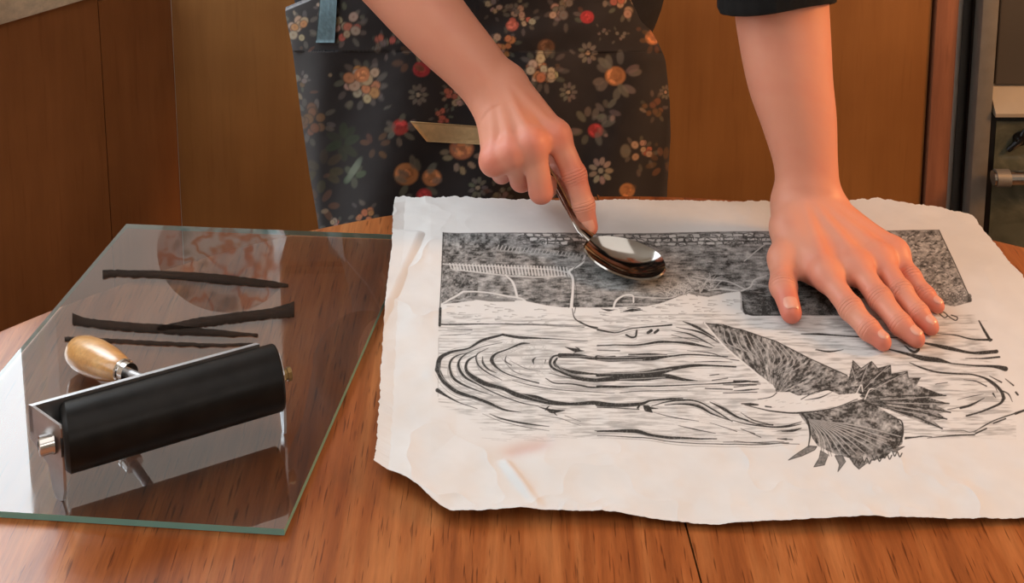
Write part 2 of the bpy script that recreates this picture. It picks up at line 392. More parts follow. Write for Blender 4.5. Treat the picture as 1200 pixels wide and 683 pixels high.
# ------------------------------------------------------------------ cooker at the right
YS = 1.568
def X(px, Y=YS): return PY(px, 120, Y)[0]
def Z(py, Y=YS): return PY(1160, py, Y)[2]
ck = empty('cooker', (X(1200), YS, 0))
tag(ck, 'steel-framed black cooker behind the table at far right', 'cooker')
zt_ = .93
box('cabinet_body', (X(1137), YS + .012, 0), (X(1137) + .5, WB - .004, zt_), M_black, ck, .002)
box('steel_side_frame', (X(1139), YS - .015, .02), (X(1158), YS + .012, zt_), M_steel, ck, .002)
bm = bmesh.new(); add_box(bm, (X(1165) + .22, YS + .006, (Z(100) + zt_) / 2), (.44, .01, zt_ - Z(100))); bm_obj('control_panel', bm, M_grey, ck, bevel=.002)
bm = bmesh.new(); add_prism(bm, [(X(1160), YS + .008, Z(101)), (X(1160), YS - .022, Z(124)), (X(1160), YS - .022, Z(128)), (X(1160), YS + .008, Z(128))], (.44, 0, 0)); bm_obj('beige_ledge', bm, M_beige, ck)
t = NT('oven_window_glass'); n1 = t.noise(t.coords((1, 1, 1)), 14, 4, .6, 1)
t.set(Base_Color=t.ramp(n1, [(.3, lin((66, 68, 56))), (.55, lin((98, 98, 80))), (.75, lin((136, 130, 106)))]), Roughness=.2)  # mottled tones in the colour stand in for blurred reflections
od = box('oven_door', (X(1158), YS - .008, .15), (X(1160) + .43, YS + .006, Z(131)), M_black, ck, .002)
box('oven_glass', (X(1166), YS - .0095, .2), (X(1160) + .40, YS - .006, Z(138)), t.m, od, .0005)
bm = bmesh.new(); zh = Z(192); add_tube(bm, [(X(1157), YS - .035, zh), (X(1157) + .4, YS - .035, zh)], .0095, 20)
bm_obj('oven_handle', bm, M_chrome, od, smooth=True)
bm = bmesh.new(); add_tube(bm, [(X(1160), YS - .035, zh), (X(1176), YS - .035, zh)], .0112, 20); bm_obj('handle_collar', bm, M_steel, od, smooth=True)
bm = bmesh.new(); add_lathe(bm, (X(1193), YS - .008, Z(157)), (0, -1, 0), [(0, .008), (.008, .008), (.012, .006)], 24)
add_tube(bm, [(X(1180), YS - .014, Z(170)), (X(1192), YS - .017, Z(158)), (X(1198), YS - .015, Z(146))], [.003, .005, .003], 10); bm_obj('knob', bm, M_black, od, smooth=True)

# ------------------------------------------------------------------ wall cabinet added out of view for its dark reflection, and a mirrored plate
wc = empty('added_wall_cabinet', (.1, WB - .1, 1.25))
tag(wc, 'added brown wooden wall cabinet, out of view, for its dark reflection in the glass', 'cabinet')
box('carcass', (-.30, WB - .12, 1.12), (1.0, WB - .004, 2.1), M_post, wc, .003)
for k in range(3): box('door', (-.295 + k * .432, WB - .138, 1.125), (-.295 + k * .432 + .428, WB - .121, 2.095), M_post, wc, .003)
pc = np.array([-.39, WB - .036, 1.16])
t = NT('painted_plate_glaze'); cx_ = t.node('ShaderNodeTexCoord'); gr = t.noise(t.coords(), 26, 2, .5)
t.set(Base_Color=t.ramp(gr, [(.38, lin((236, 236, 232))), (.46, lin((214, 140, 120))), (.52, lin((238, 238, 234))), (.66, lin((130, 164, 168)))], 'EASE'), Roughness=.15)
bm = bmesh.new(); add_lathe(bm, (pc[0], pc[1] + .01, pc[2]), (0, -1, .05), [(0, .045), (.004, .05), (.014, .088), (.016, .09), (.012, .084), (.005, .05), (.004, .0)], 48)
pl = bm_obj('wall_plate', bm, t.m, smooth=True); tag(pl, 'round painted plate standing upright before the added glowing panel', 'plate')

# ================================================================== TABLE
tb = empty('dining_table', (.1, .25, 0)); tag(tb, 'large round oak dining table with a seam between its leaves', 'table')
TCX, TCY, TA, TB_ = .10, .25, .755, .80
sa_ = P(805, 620); sb_ = P(822, 683); sd = (sb_ - sa_); sd = sd / np.linalg.norm(sd); sn = np.array([-sd[1], sd[0], 0])
if sn[0] < 0: sn = -sn
N = 220; el = [(TCX + TA * math.cos(a), TCY + TB_ * math.sin(a)) for a in np.linspace(0, 2 * math.pi, N, endpoint=False)]
def clip(poly, sgn, gap):
    out = []; f = lambda p: sgn * ((p[0] - sa_[0]) * sn[0] + (p[1] - sa_[1]) * sn[1]) - gap
    for i in range(len(poly)):
        a, b = poly[i], poly[(i + 1) % len(poly)]; fa, fb = f(a), f(b)
        if fa >= 0: out.append(a)
        if fa * fb < 0: t_ = fa / (fa - fb); out.append((a[0] + (b[0] - a[0]) * t_, a[1] + (b[1] - a[1]) * t_))
    return out
TH = .026
for sgn in (1, -1):
    poly = clip(el, sgn, .0006); bm = bmesh.new()
    vt = [bm.verts.new((x, y, TZ)) for x, y in poly]; ft = bm.faces.new(vt)
    r = bmesh.ops.extrude_face_region(bm, geom=[ft])
    for v in [g for g in r['geom'] if isinstance(g, bmesh.types.BMVert)]: v.co.z -= TH
    bmesh.ops.recalc_face_normals(bm, faces=bm.faces)
    bmesh.ops.bevel(bm, geom=[e for e in bm.edges if e.calc_face_angle(0) > 1.0 and abs((e.verts[0].co - e.verts[1].co).z) < 1e-5 and e.verts[0].co.z > TZ - .001 and abs(((e.verts[0].co.x + e.verts[1].co.x) / 2 - sa_[0]) * sn[0] + ((e.verts[0].co.y + e.verts[1].co.y) / 2 - sa_[1]) * sn[1]) > .002], offset=.007, segments=3, affect='EDGES', profile=.6)
    o = bm_obj('table_leaf', bm, [M_table, M_edge], tb, smooth=True)
    for f_ in o.data.polygons:
        if f_.normal.z < .98: f_.material_index = 1
bm = bmesh.new(); add_lathe(bm, (TCX, TCY, TZ - TH - .07), (0, 0, 1), [(0, .62), (.07, .62)], 96); bm_obj('table_skirt', bm, M_edge, tb, smooth=True)
bm = bmesh.new(); add_lathe(bm, (TCX, TCY, .05), (0, 0, 1), [(0, .09), (.05, .10), (.12, .06), (.3, .05), (.42, .07), (.52, .055), (.6, .11)], 40); bm_obj('pedestal', bm, M_table, tb, smooth=True)
for k in range(4):
    a = k * math.pi / 2 + .6; bm = bmesh.new(); d_ = Vector((math.cos(a), math.sin(a), 0))
    add_tube(bm, [Vector((TCX, TCY, .14)) + d_ * .05, Vector((TCX, TCY, .12)) + d_ * .22, Vector((TCX, TCY, .035)) + d_ * .38, Vector((TCX, TCY, .02)) + d_ * .44], [.03, .028, .024, .02], 12); bm_obj('leg', bm, M_table, tb, smooth=True)

# ================================================================== GLASS PLATE
GT = .0043; GZ = TZ + .0006
gx = [P(148, 263, TZ + GT), P(484, 276.5, TZ + GT), P(333, 621, TZ + GT)]
g_bl0 = P(0, 600, TZ + GT); g_l0 = P(0, 437, TZ + GT)
# corner at lower left: bottom edge line x left edge line
def isect(p, q, r, s_):
    A = np.array([[q[0] - p[0], -(s_[0] - r[0])], [q[1] - p[1], -(s_[1] - r[1])]]); t_ = np.linalg.solve(A, [r[0] - p[0], r[1] - p[1]]); return p + (q - p) * t_[0]
g_bl = isect(gx[2], g_bl0, gx[0], g_l0)
gc = [gx[0], gx[1], gx[2], g_bl]
bm = bmesh.new(); vs = [bm.verts.new((p[0], p[1], GZ)) for p in gc]; f_ = bm.faces.new(vs)
r = bmesh.ops.extrude_face_region(bm, geom=[f_])
for v in [g for g in r['geom'] if isinstance(g, bmesh.types.BMVert)]: v.co.z += GT
bmesh.ops.recalc_face_normals(bm, faces=bm.faces)
gl = bm_obj('glass_plate', bm, [m_glass(), m_glass(True), m_clear()])
for f_ in gl.data.polygons: f_.material_index = 0 if f_.normal.z > .5 else (2 if f_.normal.z < -.5 else 1)
tag(gl, 'clear sheet of glass with green edges lying on the table at left, streaked with ink', 'glass sheet')
M_ink = m_ink(); GTOP = GZ + GT
def streak(pts, wds, name='ink_streak', seed=1):
    r_ = np.random.default_rng(seed); pts = np.array(pts, float); n = 60; u = np.linspace(0, 1, n); uu = np.linspace(0, 1, len(pts))
    px = np.interp(u, uu, pts[:, 0]); py = np.interp(u, uu, pts[:, 1]); w = np.interp(u, np.linspace(0, 1, len(wds)), wds)
    px = np.convolve(np.pad(px, 4, 'edge'), np.ones(9) / 9, 'valid'); py = np.convolve(np.pad(py, 4, 'edge'), np.ones(9) / 9, 'valid')
    V = []; 
    for k in range(n):
        a = w[k] / 2; 
        for q, e in ((-1, r_.normal(0, .25)), (1, r_.normal(0, .45))): V.append(P(px[k], py[k] + q * a + e, GTOP + .0003))
    V = np.array(V); Vt = V.copy(); Vt[:, 2] += .0002
    F_ = [(2 * k, 2 * k + 1, 2 * k + 3, 2 * k + 2) for k in range(n - 1)]
    m = n * 2; Fa = F_ + [tuple(i + m for i in f[::-1]) for f in F_] + [(2 * k, 2 * k + 2, 2 * k + 2 + m, 2 * k + m) for k in range(n - 1)] + [(2 * k + 1, 2 * k + 1 + m, 2 * k + 3 + m, 2 * k + 3) for k in range(n - 1)] + [(0, m, 1 + m, 1), (2 * n - 2, 2 * n - 1, 2 * n - 1 + m, 2 * n - 2 + m)]
    return link(name, np_mesh(name, np.vstack([V, Vt]), Fa), M_ink, gl, smooth=False)
streak([(119, 322), (132, 320), (200, 322), (260, 327), (318, 333), (340, 335)], [11, 8, 9, 11, 8, 3], seed=1)
streak([(83, 373), (100, 378), (150, 383), (200, 386), (250, 390), (308, 393)], [14, 10, 10, 11, 8, 3], seed=2)
streak([(180, 386), (225, 379), (270, 373), (320, 367), (347, 362)], [4, 11, 12, 12, 18], seed=3)
streak([(72, 397), (120, 399), (180, 402), (250, 405), (300, 403)], [5, 5, 5, 4, 3], seed=4)

# ================================================================== BRAYER
fl = P(69, 586, GTOP); fr = P(333, 506, GTOP); av = (fr - fl); L = np.linalg.norm(av); av = av / L
bv = np.array([-av[1], av[0], 0]); zv = np.array([0, 0, 1.0])
br = empty('brayer', tuple((fl + fr) / 2)); tag(br, 'black rubber ink roller with steel frame and wooden handle on the glass', 'ink roller')
RR = .0206; ax0 = fl + zv * .0385 + bv * .004
bm = bmesh.new(); l0 = .0045; l1 = L - .0016
add_lathe(bm, ax0 + av * l0, av, [(0, .004), (0, RR - .0035), (.0008, RR - .0022), (.0030, RR), (l1 - l0 - .0012, RR), (l1 - l0, RR - .001), (l1 - l0, .003)], 96)
ro = bm_obj('roller', bm, M_rubber, br, smooth=True)
bm = bmesh.new(); add_lathe(bm, ax0 + av * (l0 - .0015), av, [(0, .006), (0, .0105), (.0014, .0105)], 40); bm_obj('roller_core', bm, plain('dark_grey_core', (40, 42, 44), .5), ro, smooth=True)
yd = bv * .8 - av * .66; yd = yd / np.linalg.norm(yd)
def plate(base, name, prof=None, yd=yd):
    prof = prof or [(.003, .0), (.006, .0005), (.0085, .006), (.011, .022), (.0245, .036), (.0245, .0575), (.022, .059), (.0, .0535), (-.0015, .0515), (-.0015, .032), (-.001, .008), (.0008, .001)]
    bm = bmesh.new(); add_prism(bm, [tuple(base + yd * (b - .004) + zv * z) for b, z in prof], tuple(av * .0017)); return bm_obj(name, bm, M_zinc, br, bevel=.0003)
plate(fl, 'side_plate'); plate(fr - av * .0010, 'side_plate', [(.003, .0), (.006, .0005), (.0085, .006), (.012, .020), (.0150, .032), (.0150, .050), (.013, .052), (.001, .047), (-.0005, .045), (-.001, .030), (-.001, .008), (.0008, .001)], bv)
# rear bar joining the side plates, behind and above the roller
bb = fl + yd * .0175 + av * .0
be = fr + yd * .0175
bm = bmesh.new(); add_prism(bm, [tuple(bb + zv * .040), tuple(be + zv * .040), tuple(be + zv * .0590), tuple(bb + zv * .0590)], tuple(yd * .003)); bm_obj('rear_bar', bm, M_zinc, br, bevel=.0005)
def bolt(c, d, mat, name, n=6, r=.0052, h=.008):
    bm = bmesh.new(); add_lathe(bm, c, d, [(0, .007), (.001, .007), (.001, r), (h - .0006, r), (h, r - .0008)], 20 if n > 6 else 24); bm_obj(name, bm, mat, br, smooth=True)
bolt(ax0 - av * .0002 - bv * .001, tuple(-av), M_chrome, 'axle_bolt', r=.0062, h=.009)
bm = bmesh.new(); add_lathe(bm, ax0 - av * .0093 - bv * .001, tuple(-av), [(0, .0028), (.0004, .0028)], 6); bm_obj('bolt_socket', bm, M_dark, br)
bm = bmesh.new(); cR = ax0 + av * (L + .0002); add_lathe(bm, cR, tuple(av), [(0, .0052), (.002, .0052)], 6); add_lathe(bm, cR + av * .002, tuple(av), [(0, .0036), (.0018, .0036), (.002, .0046), (.0045, .0046), (.005, .003)], 8); bm_obj('axle_nut', bm, M_brass, br)
hm = fl + av * L * .56 + yd * .02 + zv * .046
he = P(87, 409, GTOP + .0128); hd = he - hm; HL = np.linalg.norm(hd); hd = hd / HL
bm = bmesh.new(); add_tube(bm, [hm - hd * .002, hm + hd * .045], .003, 12); bm_obj('tang_rod', bm, M_zinc, br, smooth=True)
bm = bmesh.new(); add_lathe(bm, hm + hd * (HL - .081), hd, [(0, .0045), (.0, .0062), (.006, .0066), (.0065, .0074), (.009, .0074), (.009, .005)], 32); bm_obj('ferrule', bm, M_chrome, br, smooth=True)
bm = bmesh.new(); q0 = hm + hd * (HL - .0735); add_lathe(bm, q0, hd, [(0, .0058), (.002, .0072), (.010, .0088), (.024, .0110), (.042, .0122), (.058, .0118), (.068, .0098), (.0735, .0066), (.0755, .003), (.0762, .0005)], 48); bm_obj('handle', bm, M_handle, br, smooth=True)
# ================================================================== PRINT ARTWORK (ink on the sheet)
R = Raster(500, 258, 1216, 575, 3.2, 1)
def cv(ox, oy, k): return lambda pts: [(ox + x / k, oy + y / k) for x, y in pts]
c3 = cv(500, 380, 4.877); c6 = cv(500, 260, 2.439); c4 = cv(700, 380, 3.796); c5 = cv(860, 400, 3.796); c7 = cv(1000, 400, 4.27)
c1 = cv(500, 260, 4.88); c2 = cv(680, 250, 4.267); c8 = cv(960, 260, 4.267)
def S(conv, k, pts, w, a=1.0, v=1.0):
    w = [x / k for x in w] if isinstance(w, (list, tuple)) else w / k
    R.stroke(conv(pts), w, v, a, soft=.55)
def ink_area(poly, base, seed, sx=.12, sy=.5, con=.9, thr=.5):
    w, m = R.poly_mask(poly); X = R.X[w]; Y = R.Y[w]
    n = vnoise(X * sx, Y * sy, 1.0, seed, 4); n2 = vnoise(X, Y, .11, seed + 5, 2); n3 = vnoise(X, Y, 1.0, seed + 9, 2)
    v = np.clip(base + (n - .5) * con + (n2 - .5) * .55 + (n3 - .5) * .35, 0.05, 1)
    R.a[w] = R.a[w] * (1 - m) + v * m
# --- dark field, left to middle
field = [(519, 277), (1000, 274), (1000, 372), (873, 372), (868, 366), (867, 345), (850, 347), (830, 352), (806, 348), (796, 351), (778, 358), (757, 363), (700, 364), (660, 364), (640, 362), (612, 356), (560, 356), (518, 361)]
ink_area(field, .70, 3)
ink_area([(519, 277), (600, 277), (570, 300), (530, 318), (517, 318)], .78, 5, .3, .4)
ink_area([(519, 318), (560, 330), (560, 350), (517, 360)], .80, 6, .4, .4)
ink_area([(868, 345), (905, 338), (985, 335), (1000, 372), (873, 372)], .9, 8, .1, .4, .4)
ink_area([(990, 273), (1100, 273), (1138, 357), (1118, 362), (1085, 356), (1060, 350), (1000, 352)], .66, 9, .30, .50, .9)
# leafy scratches at right
r_ = np.random.default_rng(4)
for k in range(420):
    x = r_.uniform(985, 1132); y = r_.uniform(276, 352)
    if x > 1100 + (y - 272) * .44 - 4: continue
    a = r_.uniform(-.9, .9); l_ = r_.uniform(3, 9); dk = r_.random() < .5
    R.stroke([(x, y), (x + l_ * .5 * math.cos(a), y + l_ * .5 * math.sin(a) * .6 - 1), (x + l_ * math.cos(a), y + l_ * math.sin(a) * .6)], [.3, 2.0, .3], .98 if dk else .2, .95)
for k in range(34):
    x = r_.uniform(1085, 1136); y = 352 + r_.uniform(-6, 5); R.stroke([(x, y), (x + 2, y - 2.5), (x + 4, y), (x + 2, y + 2), (x, y)], 1.0, .98, .9)
# horizontal fine scratches in the field
for k in range(260):
    x = r_.uniform(525, 960); y = r_.uniform(292, 360); l_ = r_.uniform(8, 34)
    if y > 346 and 600 < x < 870: continue
    R.stroke([(x, y), (x + l_ * .5, y + r_.uniform(-1, 1)), (x + l_, y + r_.uniform(-1, 1))], [.2, .9, .2], .9 if r_.random() < .45 else .42, .8)
# stone wall band along the top
for row in range(3):
    x = 607 + row * 14
    while x < 903:
        wd_ = r_.uniform(7, 15); y = 276.8 + row * 4.6 + r_.uniform(-.5, .5); hh = r_.uniform(3.2, 4.4); sk = r_.uniform(-1, 1.5)
        if r_.random() < .85:
            q = [(x, y + .6), (x + wd_ * .5, y), (x + wd_ - 1, y + .4), (x + wd_ - 1 + sk, y + hh), (x + wd_ * .4, y + hh + .3), (x + .5 + sk, y + hh - .3)]
            w, m = R.poly_mask(q); R.a[w] = R.a[w] * (1 - m) + (.12 + .3 * r_.random() * (x > 690)) * m
            for a_, b_ in zip(q, q[1:] + q[:1]):
                if r_.random() < .8: R.stroke([a_, b_], r_.uniform(.7, 1.5), 1.0, .95)
        x += wd_
for row in range(3):
    x = 606 + row * 9
    while x < 0:
        wd_ = r_.uniform(6, 15); y = 277.5 + row * 4.6 + r_.uniform(-.6, .6)
        if not (640 < x < 650 and row == 0): R.stroke([(x, y + 1.5), (x + wd_ - 2.5, y + 1.5 + r_.uniform(-.8, .8))], r_.uniform(2.0, 3.2), .18, .85)
        x += wd_
    x = 606
for k in range(90):
    x = r_.uniform(608, 905); y = r_.uniform(278, 290); R.stroke([(x, y), (x + r_.uniform(2, 6), y + r_.uniform(-1.5, 1.5)), (x + r_.uniform(4, 8), y + r_.uniform(0, 4))], 1.1, 1.0, .95)
# upper row of light dashes and the ladder fence
for k in range(26):
    x = 583 + k * 4.4; y = 293.5 + k * .42; R.stroke([(x + 1.5, y - 2.2), (x - 1, y + 2.6)], 1.2 - k * .015, .12, .8)
S(c1, 4.88, [(395, 180), (560, 195), (700, 205), (880, 215)], 7, .5, .15)
for k in range(37):
    u = k / 36; x = 527 + u * 137; y0 = 313.0 + u * 4; y1 = 318 + u * 8 + 2 * math.sin(u * 3); R.stroke([(x, y0), (x + 2, y1 + 1)], 1.7, .06, .95)
S(c1, 4.88, [(90, 262), (250, 268), (500, 280), (700, 290), (800, 305)], 7, .9, .1)
S(c1, 4.88, [(150, 292), (300, 308), (450, 325), (640, 335), (790, 325)], 7, .9, .1)
S(c1, 4.88, [(450, 322), (495, 370), (518, 450)], [8, 14, 14], 1, .05)
S(c1, 4.88, [(85, 492), (150, 455), (210, 418)], [8, 12, 12], 1, .08)
S(c1, 4.88, [(210, 418), (320, 420), (440, 440), (540, 458), (600, 495), (720, 512)], [10, 8, 10, 12, 8, 5], 1, .08)
S(c1, 4.88, [(262, 452), (360, 462), (500, 470)], [22, 26, 10], .75, .95)
# track / river of white running down
S(c1, 4.88, [(905, 205), (890, 245), (850, 275), (815, 300), (835, 340), (835, 420), (828, 500), (835, 560)], [12, 16, 12, 14, 14, 14, 18, 16], 1, .03)
S(c1, 4.88, [(900, 230), (840, 285), (845, 330), (858, 420), (852, 500), (845, 540)], [4, 4, 5, 5, 5, 4], .95, 1)
S(c1, 4.88, [(800, 312), (815, 360), (818, 440), (812, 510)], 4, .9, 1)
S(c1, 4.88, [(832, 515), (850, 575), (915, 610), (976, 622)], [4, 8, 9, 8], 1, 1)
S(c3, 4.877, [(870, 0), (925, 30), (1000, 50), (1073, 65)], [5, 9, 6, 8], 1, 1)
S(c1, 4.88, [(960, 110), (900, 180), (930, 230), (976, 270)], 5, .7, .15)
# grass fans in the middle of the field
for k in range(95):
    x0 = r_.choice([782, 792, 802, 812, 820, 832]) + r_.normal(0, 2); y0 = 350 + r_.normal(0, 2) - (x0 - 782) * .15; a = r_.uniform(-2.9, -.25); l_ = r_.uniform(10, 34)
    x1 = x0 + l_ * math.cos(a) * 1.25; y1 = y0 + l_ * math.sin(a) * .75
    R.stroke([(x0, y0), ((x0 + x1) / 2, (y0 + y1) / 2 - 3), (x1, y1 + 2)], [.8, 1.0, .3], .1 if k % 3 else .95, .85)
for pts, w in (([(820, 250), (900, 185), (925, 165)], 6), ([(805, 400), (850, 380), (870, 345), (930, 322)], 9), ([(700, 390), (780, 400), (800, 420), (806, 470), (812, 500)], 9), ([(560, 330), (640, 345), (740, 355), (820, 390)], 6), ([(230, 425), (310, 435), (430, 440), (480, 430)], 7), ([(640, 400), (700, 395), (790, 403)], 6)):
    S(c2, 4.267, pts, w, .85, .12)
S(c2, 4.267, [(165, 490), (180, 450), (225, 422), (262, 425), (266, 460)], [10, 12, 8, 8, 8], 1, .05)
S(c2, 4.267, [(105, 492), (140, 500), (170, 498)], [2, 12, 2]); S(c2, 4.267, [(215, 505), (260, 500), (310, 500)], [3, 16, 3]); S(c2, 4.267, [(235, 490), (270, 488), (300, 494)], 4)
S(c2, 4.267, [(812, 455), (820, 500), (850, 520), (900, 522), (1010, 520)], [10, 14, 10, 8, 8])
# white bank with little flecks
for k in range(150):
    x = r_.uniform(520, 866); y = r_.uniform(360, 384); b = 365
    if 640 < x < 700: continue
    if x > 790: y = r_.uniform(354, 376)
    R.stroke([(x, y), (x + r_.uniform(3, 10), y + r_.uniform(-1, 1.2))], [.9, .3], .85, .65)
for k in range(60):
    x = r_.uniform(520, 1130); y = r_.uniform(372, 392) if x > 880 else r_.uniform(384, 398)
    R.stroke([(x, y), (x + r_.uniform(15, 60), y + r_.uniform(-1, 1))], [.2, .5, .2], .8, .45)
# frame lines
R.stroke([(519.5, 277), (517.5, 330), (515.5, 368)], 1.3); R.stroke([(516, 366), (515.3, 385)], 3.2)
R.stroke([(515, 384), (600, 383.5), (690, 386)], [1.2, .9, .6]); R.stroke([(514, 400), (513.3, 470)], .5, 1, .5)
R.stroke([(1100, 273), (1120, 315), (1138, 356)], 1.3); R.stroke([(1147, 379), (1153, 390), (1160, 402)], [1.6, 3, 3.4])
R.stroke([(519, 277), (700, 276.5), (900, 275), (1100, 273)], 1.0, 1, .8)
# thin grey tone and faint grain between the lines of water
wv = R.win(514, 372, 1190, 525); Xw, Yw = R.X[wv], R.Y[wv]; g_ = vnoise(Xw * .05, Yw * .55, 1, 91, 4); g2_ = vnoise(Xw, Yw, .03, 92, 2)
lim = np.clip((520 - Yw - (Xw < 600) * (600 - Xw) * .45) / 6, 0, 1) * np.clip((1130 + (Yw - 340) * .4 - Xw) / 8, 0, 1)
R.a[wv] = np.maximum(R.a[wv], np.clip((g_ - .50) * 1.5 + (g2_ - .5) * .25 + .06, 0, .42) * lim)
# --- the swirl, left end
L3 = [([(62, 290), (80, 215), (150, 175), (240, 155), (320, 110), (435, 78)], [30, 26, 14, 10, 18, 12]),
 ([(435, 78), (540, 95), (640, 100), (780, 108), (920, 114)], [14, 18, 10, 4, 3]),
 ([(62, 290), (100, 350), (170, 405), (270, 440), (360, 475), (440, 510), (540, 526)], [30, 26, 22, 18, 18, 12, 3]),
 ([(62, 400), (110, 430), (190, 470), (290, 505)], [24, 14, 6, 3]), ([(360, 535), (430, 562), (560, 590), (700, 608)], [3, 9, 12, 3]),
 ([(320, 535), (420, 575), (560, 610), (700, 632)], [2, 3, 4, 2]),
 ([(240, 180), (170, 200), (135, 240), (135, 290), (165, 340), (260, 390), (380, 430)], [3, 9, 13, 13, 16, 8, 3]),
 ([(430, 125), (330, 145), (240, 180), (195, 215), (182, 260), (215, 320), (290, 365), (400, 420), (540, 470), (640, 490)], [3, 4, 6, 10, 16, 16, 8, 7, 7, 4]),
 ([(280, 200), (235, 230), (225, 280), (260, 320), (330, 360), (430, 385), (520, 425), (620, 445), (700, 468), (820, 478), (950, 470), (1073, 478)], [6, 14, 18, 24, 30, 22, 30, 38, 30, 18, 24, 18]),
 ([(355, 155), (290, 190), (285, 230), (310, 270), (370, 310), (430, 340)], [3, 7, 9, 10, 7, 3]),
 ([(320, 205), (322, 240), (350, 275), (400, 300)], [4, 14, 10, 4]), ([(590, 130), (540, 132), (470, 160), (395, 190), (372, 225), (400, 265), (450, 300), (540, 330), (640, 357)], [4, 14, 8, 12, 24, 12, 8, 7, 8]),
 ([(455, 200), (450, 230), (485, 255)], [4, 8, 5]), ([(490, 340), (600, 370), (740, 395), (900, 405), (1073, 412)], [3, 5, 5, 4, 3]),
 ([(625, 208), (608, 225), (612, 248)], [3, 14, 4]), ([(680, 225), (675, 245)], [6, 3]),
 ([(790, 152), (850, 168), (900, 172)], [3, 22, 3]), ([(840, 185), (870, 165), (850, 150)], [3, 14, 3]),
 ([(770, 197), (725, 205), (705, 235), (715, 265), (760, 290), (860, 325), (960, 338), (1073, 335)], [8, 12, 16, 14, 14, 26, 22, 16]),
 ([(745, 215), (730, 240), (745, 262), (790, 285), (850, 296), (960, 302), (1073, 298)], [10, 18, 14, 20, 22, 10, 12]),
 ([(760, 200), (860, 200), (950, 212), (1073, 206)], [26, 26, 20, 20]), ([(700, 300), (800, 325), (900, 345)], [3, 7, 4]),
 ([(680, 330), (730, 358), (820, 362), (880, 370), (950, 380), (1073, 374)], [5, 8, 8, 10, 11, 10]),
 ([(640, 495), (690, 510), (720, 520), (790, 515)], [3, 14, 26, 4]), ([(720, 520), (745, 545)], [14, 3]), ([(700, 490), (680, 510)], [5, 12]),
 ([(75, 18), (300, 15), (640, 25), (900, 36)], [8, 5, 4, 4]), ([(120, 45), (260, 48)], [2, 5]), ([(75, 82), (170, 75), (250, 70)], [2, 4, 2]),
 ([(960, 628), (1073, 630)], [4, 12]), ([(480, 230), (560, 270), (650, 290)], [2, 4, 2]), ([(430, 215), (500, 290), (600, 320)], [2, 4, 2]), ([(790, 545), (880, 575)], 3), ([(640, 540), (760, 560), (880, 600)], [2, 4, 2])]
for p, w in L3:
    S(c3, 4.877, p, w)
    if len(p) >= 5:
        for o_ in (-15, 14, 25): S(c3, 4.877, [(a_ + r_.uniform(-4, 4) + (0 if a_ > 260 else -o_ * .5), b_ + o_ + r_.uniform(-2, 2)) for a_, b_ in p[r_.integers(0, 2):len(p) - r_.integers(0, 2)]], [.5, 3.2, 2.4, .5], .65)
# lighter scratches inside thick bands
for p in ([(240, 240), (250, 290), (330, 345), (430, 375), (600, 440), (690, 465)], [(70, 250), (85, 320), (160, 385), (260, 430)], [(770, 205), (900, 205), (1060, 208)], [(730, 245), (770, 285), (880, 320), (1060, 325)], [(740, 230), (770, 275), (850, 308), (1000, 318)]):
    S(c3, 4.877, p, [2, 4, 3, 2], .75, .35)
for k in range(120):
    t_ = r_.uniform(0, 1); x = r_.uniform(560, 900); y = r_.uniform(480, 522); R.stroke([(x, y), (x + r_.uniform(10, 45), y + r_.uniform(0, 3))], [.2, .55, .2], .9, .5)
for k in range(90):
    x = r_.uniform(590, 640); y = r_.uniform(400, 440); R.stroke([(x, y), (x - 2, y + 3), (x + 2, y + 6)], [.2, .7, .2], .9, .4)
